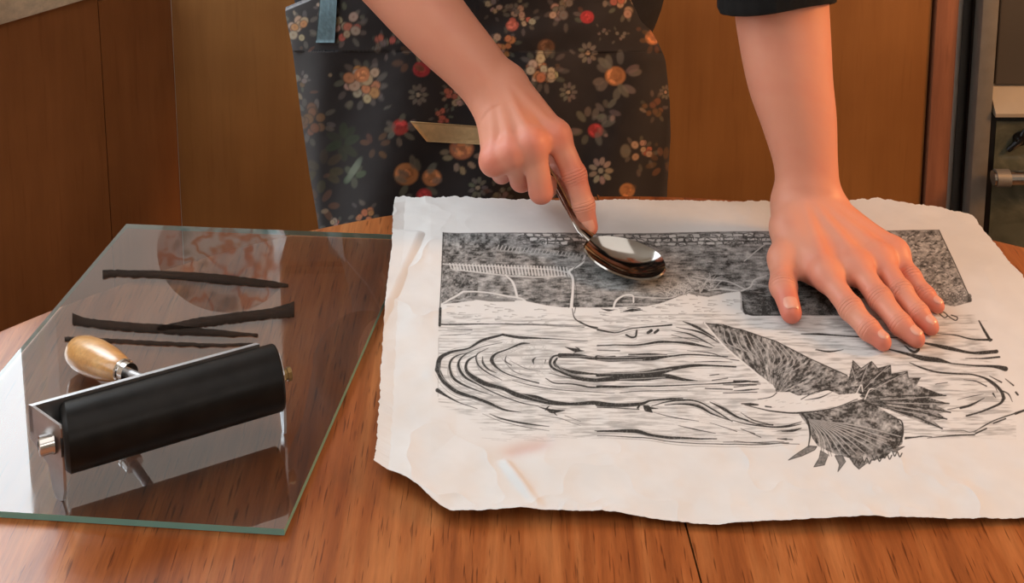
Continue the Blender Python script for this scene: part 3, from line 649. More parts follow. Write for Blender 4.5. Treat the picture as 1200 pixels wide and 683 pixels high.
# --- swirl, middle
L4 = [([(0, 108), (80, 106), (180, 105), (270, 92), (340, 92), (420, 100), (510, 118)], [6, 5, 8, 12, 9, 14, 4]), ([(0, 40), (80, 50), (160, 30), (330, 15)], [6, 6, 5, 8]),
 ([(0, 128), (100, 132)], 4), ([(140, 148), (220, 147), (310, 148)], [6, 10, 3]), ([(0, 163), (60, 168), (150, 165), (250, 165), (330, 155), (430, 148), (580, 158)], [24, 22, 24, 20, 8, 7, 5]),
 ([(0, 240), (80, 235), (180, 232), (270, 225), (340, 210), (430, 196), (500, 196), (615, 203)], [16, 18, 14, 30, 18, 14, 8, 8]),
 ([(0, 262), (100, 252), (200, 252), (300, 245), (380, 258), (445, 264)], [16, 24, 28, 22, 14, 3]), ([(0, 292), (80, 292), (180, 288), (280, 288), (460, 280), (600, 272), (715, 268)], [12, 12, 6, 7, 4, 8, 5]),
 ([(560, 280), (640, 282), (725, 280)], [3, 7, 3]), ([(100, 318), (200, 310), (400, 305)], [3, 4, 2]), ([(480, 298), (600, 302)], 5), ([(560, 318), (710, 316)], 4),
 ([(0, 370), (80, 375), (190, 368), (240, 352), (330, 345), (380, 342)], [22, 18, 16, 8, 12, 4]), ([(240, 378), (300, 360), (380, 350), (450, 358), (520, 395), (600, 445)], [3, 6, 10, 7, 8, 5]),
 ([(300, 372), (380, 368), (450, 378), (510, 410), (590, 440)], [3, 8, 14, 8, 3]), ([(500, 358), (560, 388), (620, 425), (670, 442)], [3, 14, 10, 6]), ([(600, 440), (680, 460), (780, 470), (850, 468), (905, 458)], [3, 6, 8, 8, 3]),
 ([(690, 455), (780, 460)], [2, 8]), ([(820, 490), (870, 488), (905, 478)], [3, 9, 3]), ([(205, 375), (222, 388), (245, 405)], [5, 30, 5]), ([(190, 372), (180, 385)], [7, 10]), ([(225, 385), (270, 388)], [14, 3]),
 ([(0, 385), (100, 388), (185, 392)], 5), ([(0, 492), (120, 490), (180, 492), (240, 508), (350, 520), (530, 525)], [6, 16, 18, 14, 14, 5]), ([(0, 512), (200, 520), (400, 545), (700, 550), (850, 545)], [3, 5, 4, 5, 5]),
 ([(640, 368), (680, 370), (720, 380)], [4, 12, 4]), ([(800, 524), (840, 526)], [3, 10]), ([(560, 540), (700, 540), (830, 540)], [3, 4, 3]), ([(250, 405), (350, 430), (450, 445)], [2, 5, 2]), ([(360, 465), (430, 480), (525, 500)], [2, 6, 3]),
 ([(500, 450), (620, 490)], [2, 4]), ([(640, 480), (700, 500)], [2, 5]), ([(500, 240), (540, 235)], 4), ([(510, 262), (580, 252)], 4),
 ([(330, 40), (420, 60), (520, 110)], [2, 8, 3]), ([(350, 25), (460, 50), (540, 95)], [2, 10, 4]), ([(380, 0), (440, 25), (520, 72)], [3, 14, 5]), ([(330, 72), (430, 76), (500, 100)], [2, 5, 2]), ([(400, 130), (500, 140), (590, 170)], [2, 5, 2]), ([(330, 60), (450, 90)], 3),
 ([(128, 60), (150, 70), (170, 66), (175, 40)], 9), ([(225, 50), (240, 40)], 14), ([(255, 50), (270, 38)], 12), ([(590, 170), (640, 178)], 4), ([(430, 180), (520, 178), (600, 182)], [2, 5, 2])]
for p, w in L4:
    S(c4, 3.796, p, w)
    if len(p) >= 4:
        for o_ in (-11, 11): S(c4, 3.796, [(a_ + r_.uniform(-4, 4), b_ + o_ + r_.uniform(-1.5, 1.5)) for a_, b_ in p[r_.integers(0, 2):]], [.5, 2.6, 2.0, .5], .6)
for k in range(70):
    x = r_.uniform(705, 840); y = r_.uniform(384, 480); R.stroke([(x, y), (x + r_.uniform(12, 40), y + r_.uniform(-1.2, .6))], [.2, .55, .2], .9, .45)
for p in ([(0, 158), (140, 160), (300, 152)], [(0, 172), (200, 172)], [(100, 258), (300, 250)], [(0, 232), (200, 228), (330, 214)]): S(c4, 3.796, p, 4, .7, .35)
# --- right side lines, swirl at right
S(c8, 4.267, [(-90, 573), (0, 573), (100, 580), (220, 586), (400, 590)], [5, 11, 7, 9, 5]); S(c8, 4.267, [(-20, 655), (50, 664), (120, 652)], [3, 8, 3])
S(c8, 4.267, [(590, 570), (680, 580), (760, 600), (860, 604)], [3, 7, 9, 12]); S(c8, 4.267, [(520, 615), (640, 640), (760, 668), (880, 662)], [4, 13, 12, 16]); S(c8, 4.267, [(600, 470), (625, 490), (640, 480), (620, 462), (600, 470)], 6); S(c8, 4.267, [(640, 480), (680, 505), (690, 490), (660, 478)], 6)
for p, w in [([(150, 45), (260, 75), (340, 98), (420, 108), (490, 125)], [4, 14, 26, 26, 6]), ([(490, 125), (600, 135), (700, 140), (760, 152)], [6, 8, 14, 26]), ([(255, 35), (300, 68), (325, 55), (322, 35)], [5, 16, 14, 6]), ([(350, 22), (450, 45), (560, 68), (640, 75), (715, 65)], [6, 16, 12, 12, 20]), ([(560, 100), (650, 100), (730, 93)], [3, 8, 10]),
 ([(280, 122), (340, 148), (420, 170), (520, 178), (600, 182), (680, 210), (735, 260), (752, 300)], [4, 10, 10, 10, 8, 12, 16, 18]), ([(752, 300), (730, 330), (650, 365), (565, 390)], [18, 12, 10, 9]), ([(680, 188), (740, 220)], [4, 8]), ([(735, 260), (775, 280), (795, 318)], [8, 7, 3]), ([(535, 350), (590, 335), (655, 300)], [12, 12, 4]), ([(698, 278), (712, 300)], [10, 3]), ([(550, 208), (610, 215), (665, 240)], [3, 6, 7]),
 ([(410, 232), (470, 222)], 4), ([(520, 310), (600, 290), (650, 280)], [2, 5, 2]), ([(470, 360), (540, 345)], 4), ([(760, 203), (800, 235)], [4, 8]), ([(812, 270), (822, 282)], 10), ([(260, 500), (320, 498)], [9, 7]), ([(370, 504), (500, 492), (605, 486)], [4, 8, 8]), ([(600, 475), (690, 420), (800, 380), (870, 352)], [3, 6, 7, 10]), ([(610, 480), (665, 455)], 8), ([(700, 428), (760, 405)], 8), ([(810, 378), (860, 358)], [14, 10]), ([(500, 180), (620, 186), (700, 235), (720, 270)], [2, 5, 5, 3]), ([(440, 470), (540, 465), (600, 470), (720, 405)], [2, 4, 4, 3])]:
    S(c7, 4.27, p, w)
# --- eagle
C7 = cv(820, 340, 2.276)
def feather_area(poly, base, seed, origin, nray, amp=.28, freq=.16):
    w, m = R.poly_mask(poly); X = R.X[w]; Y = R.Y[w]
    an = np.arctan2((Y - origin[1]) * 1.0, X - origin[0]); rad = np.hypot(X - origin[0], Y - origin[1])
    n = vnoise(an * nray + 50, rad * freq, 1.0, seed, 3); n2 = vnoise(X, Y, .5, seed + 3, 3); n3 = vnoise(X, Y, .09, seed + 7, 2)
    v = np.clip(base + (n - .5) * amp * 4.2 + (n2 - .5) * .6 + (n3 - .5) * .4, .12, 1); R.a[w] = R.a[w] * (1 - m) + v * m
def edge(poly, conv, k, wd=3.0, closed=True):
    q = poly + [poly[0]] if closed else poly
    for a, b in zip(q[:-1], q[1:]): S(conv, k, [a, b], wd)
up = [(10, 95), (60, 98), (110, 113), (200, 143), (290, 190), (350, 215), (392, 236), (430, 262), (420, 290), (330, 292), (290, 298), (205, 284), (196, 262), (150, 228), (100, 190), (60, 150)]
feather_area(C7(up), .76, 21, (905, 470), 26)
for k in range(26):                     # light quills near the tip of the wing
    u = k / 25; x = 40 + u * 190; y = 100 + u * 52; S(C7, 2.276, [(x, y + 4), (x + 10 + u * 30, y + 45 + 10 * u), (125 + u * 90, 165 + u * 75)], [2.2, 2.6, .8], .75, .15 if k % 2 else .95)
edge([(10, 95), (110, 113), (200, 143), (290, 190), (392, 236)], C7, 2.276, 3, False)
low = [(262, 336), (330, 330), (440, 298), (500, 335), (525, 348), (542, 375), (540, 420), (515, 440), (490, 462), (455, 470), (425, 488), (402, 462), (372, 452), (345, 440), (315, 425), (300, 405), (288, 370)]
feather_area(C7(low), .8, 22, (938, 484), 22)
tail = [(395, 262), (398, 240), (408, 196), (430, 217), (458, 198), (474, 217), (508, 208), (510, 232), (553, 225), (556, 243), (588, 243), (578, 262), (656, 290), (612, 296), (664, 312), (632, 318), (668, 336), (636, 338), (658, 354), (620, 356), (646, 380), (600, 366), (550, 346), (500, 326), (455, 312), (430, 296)]
feather_area(C7(tail), .84, 23, (980, 462), 20)
edge([(408, 196), (430, 217), (458, 198), (474, 217), (508, 208), (510, 232), (553, 225), (556, 243), (588, 243)], C7, 2.276, 2.5, False)
for a, b in (((445, 300), (656, 290)), ((450, 305), (664, 312)), ((460, 308), (668, 336)), ((480, 315), (658, 354)), ((500, 322), (646, 380)), ((410, 250), (408, 200)), ((420, 260), (458, 200)), ((430, 270), (508, 210)), ((440, 280), (553, 228))):
    S(C7, 2.276, [a, ((a[0] + b[0]) / 2, (a[1] + b[1]) / 2 - 5), b], [2, 5, 4]); S(C7, 2.276, [(a[0] + 6, a[1] + 5), ((a[0] + b[0]) / 2, (a[1] + b[1]) / 2 + 2), (b[0] - 8, b[1] + 2)], [1, 2.5, 1], .8, .25)
for k in range(34):                     # long barbs of the lower wing
    u = k / 33; x1 = 318 + u * 222; y1 = 452 + 26 * math.sin(u * 2.8) - u * 60; S(C7, 2.276, [(285 + u * 40, 352 + 6 * u), ((285 + x1) / 2 + 14, (350 + y1) / 2 - 4), (x1, y1)], [1, 2.6, 1.6], .85, .18 if k % 3 == 0 else .98)
for poly in ([(312, 426), (290, 425), (262, 447), (236, 466), (272, 455), (306, 436)], [(322, 438), (318, 460), (304, 484), (332, 478), (342, 450)], [(360, 452), (372, 478), (368, 496), (388, 470), (380, 452)], [(400, 462), (412, 480), (424, 492), (440, 478), (430, 462)], [(500, 436), (545, 428), (520, 446)]):
    w, m = R.poly_mask(C7(poly)); X_ = R.X[w]; R.a[w] = np.maximum(R.a[w], m * (.62 + .3 * vnoise(X_, R.Y[w], .5, 31, 2))); edge(poly, C7, 2.276, 2.2)
for k in range(10): x = 405 + k * 13.5; y = 470 - k * 2.6 + (k % 2) * 6; S(C7, 2.276, [(x, y - 8), (x + 6, y + 8), (x + 12, y - 4)], 3.2)
S(C7, 2.276, [(272, 336), (288, 360), (294, 392), (290, 424)], [6, 7, 5, 3]); S(C7, 2.276, [(498, 350), (535, 356), (541, 390), (530, 425)], [2, 4, 6, 4])
body = [(128, 313), (160, 300), (192, 292), (205, 280), (240, 280), (262, 290), (300, 288), (340, 276), (372, 288), (420, 284), (432, 288), (400, 306), (360, 318), (300, 330), (240, 334), (180, 330), (150, 322)]
w, m = R.poly_mask(C7(body)); R.a[w] *= (1 - m)
S(C7, 2.276, [(112, 311), (135, 313), (155, 314)], [2, 8, 4]); S(C7, 2.276, [(120, 315), (160, 324), (200, 332), (270, 336), (350, 326), (420, 300)], [2, 3, 4, 5, 3, 2])
S(C7, 2.276, [(155, 300), (190, 293), (205, 282)], [2, 2.5, 2.5]); S(C7, 2.276, [(270, 300), (310, 280), (340, 276)], 2.5); S(C7, 2.276, [(280, 302), (320, 296), (352, 282)], [1, 4, 1]); S(C7, 2.276, [(175, 318), (190, 320)], 4)
for k in range(26): x = r_.uniform(170, 400); y = 318 - (x - 170) * .1 + r_.uniform(-14, 8); S(C7, 2.276, [(x, y), (x + r_.uniform(5, 16), y - 2)], [.5, 1.8, .5], .6)
S(C7, 2.276, [(417, 286), (430, 262), (434, 280)], 3.2, 1, .03); S(C7, 2.276, [(440, 300), (452, 275), (462, 272)], 3.2, 1, .03)
S(C7, 2.276, [(12, 95), (70, 162), (140, 222), (200, 272)], [4, 5, 5, 4], 1, 0.0); S(c4, 3.796, [(478, 14), (560, 90), (650, 190), (790, 305)], [4, 6, 6, 4], .0)
# lines of water round the bird
for p, w in [([(0, 345), (70, 372), (150, 392), (230, 390), (300, 372)], [3, 6, 6, 8, 3]), ([(30, 330), (80, 362), (160, 382)], [2, 6, 4]), ([(0, 190), (60, 192), (115, 198)], [8, 9, 3]), ([(0, 232), (60, 230), (110, 226)], [3, 8, 3]), ([(0, 215), (100, 208)], 4), ([(190, 412), (260, 408), (300, 400)], [2, 7, 3]), ([(0, 458), (120, 468), (290, 476)], [2, 4, 3]), ([(30, 400), (120, 440)], [2, 4]), ([(195, 448), (260, 452)], 5), ([(365, 48), (420, 58), (480, 50)], [3, 8, 3]), ([(760, 450), (830, 440), (880, 442)], [5, 7, 3]), ([(930, 440), (987, 436)], [4, 7])]: S(c5, 3.796, p, w)
R.a = np.clip(R.a, 0, 1)
rub = vnoise(R.X, R.Y, .9, 77, 3); R.a *= np.clip(.72 + rub * .65, 0, 1)      # ink showing unevenly through thin paper

# ================================================================== PAPER SHEET
def curve(pts, n, smooth=True):
    pts = np.array(pts, float); d = np.concatenate([[0], np.cumsum(np.hypot(*(pts[1:] - pts[:-1]).T))]); u = np.linspace(0, d[-1], n)
    x = np.interp(u, d, pts[:, 0]); y = np.interp(u, d, pts[:, 1])
    if smooth:
        k = max(3, n // 60) | 1; ke = np.hanning(k + 2)[1:-1]; ke /= ke.sum()
        for a in (x, y):
            b = np.convolve(np.pad(a, k // 2, 'reflect', reflect_type='odd'), ke, 'valid'); a[:] = b
    return np.stack([x, y], 1)
NU, NV = 1500, 860
bot = curve([(439, 556), (452, 564), (470, 572), (492, 586), (512, 603), (530, 611.5), (560, 613), (612, 611), (660, 612), (705, 610), (760, 615), (830, 620), (950, 620), (1080, 617), (1200, 613), (1300, 611), (1372, 607)], NU)
top = curve([(463, 238), (470, 235), (490, 236), (540, 233), (600, 237), (680, 238), (760, 237), (850, 239), (900, 239), (960, 241), (1000, 238), (1030, 236), (1060, 241), (1100, 247), (1140, 255)], NU)
lef = curve([(463, 238), (460, 262), (459, 300), (453, 350), (449, 400), (445, 470), (442, 520), (439, 556)], NV)
rig = curve([(1140, 255), (1150, 270), (1168, 292), (1184, 312), (1200, 328), (1228, 368), (1258, 410), (1292, 470), (1330, 535), (1372, 607)], NV)
# rows of v follow depth, not pixels: convert the outline to the table plane first
def toW(c): return PA(c[:, 0], c[:, 1], TZ)[:, :2]
bo, to, le, ri = toW(bot), toW(top), toW(lef), toW(rig)
for c_, ax_, s_ in ((to, 1, 1), (ri, 0, 2), (le, 0, 3), (bo, 1, 4)):
    q = np.arange(len(c_)) * .35; c_[:, ax_] += (vnoise(q, q * 0 + s_, .25, s_, 4) - .5) * (.006 if s_ == 1 else .0035 if s_ == 2 else .0022 if s_ == 3 else .0012)
U_, V_ = np.meshgrid(np.linspace(0, 1, NU), np.linspace(0, 1, NV)); U3 = U_[..., None]; V3 = V_[..., None]
XY = (1 - V3) * to[None] + V3 * bo[None] + (1 - U3) * le[:, None] + U3 * ri[:, None] - ((1 - U3) * (1 - V3) * to[0] + U3 * (1 - V3) * to[-1] + (1 - U3) * V3 * bo[0] + U3 * V3 * bo[-1])
# inverse look-up of artwork coordinates
px_, py_ = [], []
Wp = np.concatenate([XY.reshape(-1, 2), np.full((NU * NV, 1), TZ)], 1); dd = Wp - CAM; de = dd @ Fv
ux = 600 + FPX * (dd @ Rv) / de; uy = CYP - FPX * (dd @ Uv) / de
ink = R.sample(ux, uy); inside = (ux > R.x0 + 1) & (ux < R.x0 + R.w / R.k - 1) & (uy > R.y0 + 1) & (uy < R.y0 + R.h / R.k - 1); ink = np.where(inside, ink, 0)
x, y = Wp[:, 0], Wp[:, 1]
dB = (V_.ravel()); dL = U_.ravel()
outp = 1 - np.clip(np.minimum(np.minimum((ux - 505) / 30, (545 - uy) / 30), 1), 0, 1)
crk = np.abs(vnoise(x * 22, y * 22, 1, 41, 3) - .5) * 2
h = .0017 + .0014 * vnoise(x * 14, y * 14, 1, 40, 2) + .0012 * (1 - crk) ** 3 * (.3 + outp) + .0014 * outp * vnoise(x * 55, y * 55, 1, 42, 2) + .0004 * vnoise(x * 90, y * 120, 1, 43, 2)
# lifted front-left corner, rolled front edge, small tucked crease
cl = np.exp(-(((x - P(470, 560)[0]) / .05) ** 2 + ((y - P(480, 575)[1]) / .035) ** 2)); h += .006 * cl
h += .0045 * np.clip((V_.ravel() - .94) / .06, 0, 1) ** 2 * (.5 + .5 * np.sin(x * 34 + 1)) + .002 * np.clip((.02 - U_.ravel()) / .02, 0, 1)
ca, cb = P(588, 545)[:2], P(628, 598)[:2]; dvv = (cb - ca); LL = np.linalg.norm(dvv); dvv /= LL; t_ = (x - ca[0]) * dvv[0] + (y - ca[1]) * dvv[1]; nn_ = (x - ca[0]) * -dvv[1] + (y - ca[1]) * dvv[0]
h += .0028 * np.exp(-(nn_ / .0035) ** 2) * np.clip(t_ / .006, 0, 1) * np.clip((LL + .01 - t_) / .02, 0, 1)
c2a, c2b = P(590, 537)[:2], P(648, 522)[:2]; dv2 = c2b - c2a; L2 = np.linalg.norm(dv2); dv2 /= L2; t2 = (x - c2a[0]) * dv2[0] + (y - c2a[1]) * dv2[1]; n2_ = (x - c2a[0]) * -dv2[1] + (y - c2a[1]) * dv2[0]
h -= .0014 * np.exp(-(n2_ / .006) ** 2) * np.exp(-((t2 - L2 / 2) / (L2 / 2)) ** 4)
# quiet under the pressing hand and the spoon
for (qx, qy, rr) in ((1000, 335, .085), (735, 305, .05)):
    q = P(qx, qy); f_ = np.exp(-(((x - q[0]) / rr) ** 2 + ((y - q[1]) / rr) ** 2) ** 2); h = h * (1 - f_) + .0016 * f_
def ss(t): t = np.clip(t, 0, 1); return t * t * (3 - 2 * t)
def side_of(p, q):                     # distance inside the glass from edge p-q
    e = (q - p)[:2]; e = e / np.linalg.norm(e); n_ = np.array([-e[1], e[0]]); m_ = (gc[0] + gc[1] + gc[2] + gc[3])[:2] / 4
    if (m_ - p[:2]) @ n_ < 0: n_ = -n_
    return (x - p[0]) * n_[0] + (y - p[1]) * n_[1]
lift = ss((side_of(gx[1], gx[2]) + .016) / .014) * ss((side_of(gx[0], gx[1]) + .016) / .014)   # the sheet rides over the corner of the glass
h = np.maximum(h, h * .35 + .0052 * lift)
base = np.array(lin((217, 219, 219))); fib = vnoise(x * 60, y * 60, 1, 50, 3)
col = base[None] * (0.93 + .09 * fib[:, None]); crease_tint = np.exp(-(n2_ / .007) ** 2) * np.exp(-((t2 - L2 / 2) / (L2 / 2)) ** 4)
col = col * (1 - .35 * crease_tint[:, None] * np.array([.3, .8, .9]))  # pinkish, darker tone along the dented crease
inkc = np.array(lin((26, 26, 24))); ik = np.clip(ink, 0, 1)[:, None] ** .9; col = col * (1 - ik * .97) + inkc * ik * .97
Vp = np.concatenate([XY.reshape(-1, 2), (TZ + h)[:, None]], 1)
paper = link('printed_sheet', np_mesh('printed_sheet', Vp, grid_faces(NU, NV)[:, ::-1], col), M_paper)
tag(paper, 'large white handmade paper sheet with a black relief print of an eagle over swirling water', 'paper print')

# ================================================================== SPOON
s0 = P(689, 287, .7615); s1_ = P(779, 322, .7575); sa = s1_ - s0; SL = np.linalg.norm(sa); sa /= SL
sb = np.cross(zv, sa); sb /= np.linalg.norm(sb)
tilt = math.radians(3); sn_ = np.cross(sa, sb); sb2 = sb * math.cos(tilt) + sn_ * math.sin(tilt); sn2 = np.cross(sa, sb2)    # far rim raised
sc = s0 + sa * SL / 2 - sb * .003
NR, NA = 22, 72; V = []; HWd = .0215; DP = .0095
def bowl(rho, a, off):
    c_, s_ = math.cos(a), math.sin(a); wmul = 1.0 - .12 * c_ * 1 + (.0) ; wx = HWd * (1 + .10 * c_)
    return sc + sa * (c_ * rho * SL / 2) + sb2 * (s_ * rho * wx) - sn2 * (DP * (1 - rho ** 2.2) + off)
for side, off in ((0, 0), (1, .0019)):
    for i in range(NR):
        for k in range(NA): V.append(bowl(i / (NR - 1) * (1 if side == 0 else 1.03), 2 * math.pi * k / NA, off))
Fq = []
for i in range(NR - 1):
    for k in range(NA):
        a = i * NA + k; b = i * NA + (k + 1) % NA; Fq.append((a, b, b + NA, a + NA)); o = NR * NA; Fq.append((a + o, a + NA + o, b + NA + o, b + o))
for k in range(NA): a = (NR - 1) * NA + k; b = (NR - 1) * NA + (k + 1) % NA; o = NR * NA; Fq.append((a, b, b + o, a + o))
sp = empty('metal_spoon', tuple(sc)); tag(sp, 'steel tablespoon pressed onto the print by a pointing fingertip', 'spoon')
M_spoon = plain('spoon_steel', (160, 156, 150), .11, 1.0, 0, .02)
bo_ = link('spoon_bowl', np_mesh('spoon_bowl', V, Fq), M_spoon, sp); bo_.data.set_sharp_from_angle(angle=math.radians(50))
zmin = min(v[2] for v in V); shift_ = TZ + .0030 - zmin
bo_.location.z += shift_
hp = [s0 + sa * .003 + zv * (.0022 + shift_), s0 - sa * .006 + zv * (.006 + shift_), P(672, 255, .775), P(655, 222, .789), P(636, 190, .802), P(606, 160, .818), P(585, 142, .826)]
bm = bmesh.new(); add_tube(bm, hp, [(.0062, .0016), (.0046, .002), (.0036, .0021), (.0038, .002), (.0048, .0018), (.0066, .0015), (.005, .0012)], 16); bm_obj('spoon_handle', bm, M_spoon, sp, smooth=True)
# ================================================================== PERSON
class Field:
    def __init__(s, lo, hi, h):
        s.lo = np.array(lo, float); s.h = h; s.n = np.ceil((np.array(hi) - s.lo) / h).astype(int) + 1; s.f = np.full(s.n, 1.0, np.float32)
    def copy(s):
        g = Field.__new__(Field); g.lo, g.h, g.n, g.f = s.lo, s.h, s.n, s.f.copy(); return g
    def sub(s, lo, hi):
        i0 = np.clip(np.floor((lo - s.lo) / s.h).astype(int), 0, s.n); i1 = np.clip(np.ceil((hi - s.lo) / s.h).astype(int) + 1, 0, s.n)
        sl = tuple(slice(a, b) for a, b in zip(i0, i1)); ax = [(s.lo[k] + s.h * np.arange(i0[k], i1[k])).astype(np.float32) for k in range(3)]
        return sl, np.meshgrid(*ax, indexing='ij', sparse=True)
    def cap(s, a, b, ra, rb, k=.003, flat=None):
        """tapered capsule joined smoothly; flat=(normal, ratio) squashes along normal"""
        a = np.array(a, float); b = np.array(b, float); pad = max(ra, rb) * 1.05 + k + 2 * s.h
        sl, (X, Y, Z) = s.sub(np.minimum(a, b) - pad, np.maximum(a, b) + pad)
        if 0 in s.f[sl].shape: return
        d = b - a; L = max(float(d @ d), 1e-12); t = np.clip(((X - a[0]) * d[0] + (Y - a[1]) * d[1] + (Z - a[2]) * d[2]) / L, 0, 1)
        qx = X - a[0] - t * d[0]; qy = Y - a[1] - t * d[1]; qz = Z - a[2] - t * d[2]; r = ra + (rb - ra) * t
        if flat is not None:
            n, q = flat; n = np.array(n, float); n /= np.linalg.norm(n); pn = qx * n[0] + qy * n[1] + qz * n[2]; e = (1 / q - 1) * pn
            qx = qx + e * n[0]; qy = qy + e * n[1]; qz = qz + e * n[2]
            dist = (np.sqrt(qx * qx + qy * qy + qz * qz) - r) * q if q > .8 else (np.sqrt(qx * qx + qy * qy + qz * qz) - r) * (q * .5 + .5)
        else: dist = np.sqrt(qx * qx + qy * qy + qz * qz) - r
        f = s.f[sl]; s.f[sl] = smin(f, dist, k)
    def ell(s, c, r, k=.003, M=None, cut=False):
        c = np.array(c, float); r = np.array(r, float); pad = r.max() + k + 2 * s.h; sl, (X, Y, Z) = s.sub(c - pad, c + pad)
        x, y, z = X - c[0], Y - c[1], Z - c[2]
        if M is not None: M = np.array(M); x, y, z = [x * M[i][0] + y * M[i][1] + z * M[i][2] for i in range(3)]
        q = np.sqrt((x / r[0]) ** 2 + (y / r[1]) ** 2 + (z / r[2]) ** 2); g = np.sqrt((x / r[0] ** 2) ** 2 + (y / r[1] ** 2) ** 2 + (z / r[2] ** 2) ** 2) + 1e-6
        dist = q * (q - 1) / g
        s.f[sl] = -smin(-s.f[sl], dist, k) if cut else smin(s.f[sl], dist, k)
def smin(a, b, k):
    hh = np.clip(.5 + .5 * (b - a) / k, 0, 1); return (b + (a - b) * hh - k * hh * (1 - hh)).astype(np.float32)
def nets(F):
    f = F.f; n = f.shape; ins = f < 0
    c = np.zeros(tuple(k - 1 for k in n), np.int8)
    for dx in (0, 1):
        for dy in (0, 1):
            for dz in (0, 1): c += ins[dx:n[0] - 1 + dx, dy:n[1] - 1 + dy, dz:n[2] - 1 + dz]
    act = (c > 0) & (c < 8); idx = np.full(act.shape, -1, np.int64); I = np.argwhere(act); idx[act] = np.arange(len(I))
    acc = np.zeros((len(I), 3)); cnt = np.zeros(len(I)); cs = [(x, y, z) for x in (0, 1) for y in (0, 1) for z in (0, 1)]
    for a in cs:
        for ax in range(3):
            if a[ax]: continue
            b = list(a); b[ax] = 1
            fa = f[tuple((I + a).T)]; fb = f[tuple((I + b).T)]; m = (fa < 0) != (fb < 0); t = np.where(m, fa / np.where(m, fa - fb, 1), 0)
            p = I + np.array(a); pv = p.astype(float); pv[:, ax] += t; acc[m] += pv[m]; cnt[m] += 1
    V = F.lo + F.h * acc / cnt[:, None]; Q = []
    for ax in range(3):
        sl0 = [slice(None)] * 3; sl1 = [slice(None)] * 3; sl0[ax] = slice(0, n[ax] - 1); sl1[ax] = slice(1, n[ax])
        m = ins[tuple(sl0)] != ins[tuple(sl1)]; E = np.argwhere(m); E = E[np.all([(E[:, k] > 0) & (E[:, k] < n[k] - 1) for k in range(3) if k != ax], axis=0)]
        o1, o2 = [k for k in range(3) if k != ax]; q = []
        for d1, d2 in ((1, 1), (0, 1), (0, 0), (1, 0)):
            J = E.copy(); J[:, o1] -= d1; J[:, o2] -= d2; q.append(idx[tuple(J.T)])
        q = np.stack(q, 1); flip = ins[tuple(E.T)]; 
        if ax == 1: flip = ~flip
        q[~flip] = q[~flip][:, ::-1]; Q.append(q)
    return V, np.concatenate(Q)
def p3(t): return P(*t)
def limb(F, pts, rad, flat=None, m=9):
    pts = np.array(pts); n = len(pts); q = np.vstack([2 * pts[0] - pts[1], pts, 2 * pts[-1] - pts[-2]]); rr = np.concatenate([[rad[0]], rad, [rad[-1]]]); o = []; w = []
    f = lambda p0, p1, p2, p3_, t: .5 * (2 * p1 + (p2 - p0) * t + (2 * p0 - 5 * p1 + 4 * p2 - p3_) * t * t + (3 * p1 - p0 - 3 * p2 + p3_) * t ** 3)
    for i in range(1, n):
        for t in np.linspace(0, 1, m, endpoint=False): o.append(f(*q[i - 1:i + 3], t)); w.append(f(*rr[i - 1:i + 3], t))
    o.append(pts[-1]); w.append(rad[-1])
    for a, b, ra_, rb_ in zip(o[:-1], o[1:], w[:-1], w[1:]): F.cap(a, b, ra_, rb_, .0006, flat)

nails = []
def nail(tip, prev, r, up, width=.62, length=.010, back=.0005):
    nails.append((np.array(tip, float), np.array(prev, float), r, np.array(up, float), width, length, back))
creases = []
def crease(p, d, r, a=1.0): d = np.array(d, float); creases.append((np.array(p, float), d / np.linalg.norm(d), r, a))
flush = []                              # places where skin is redder
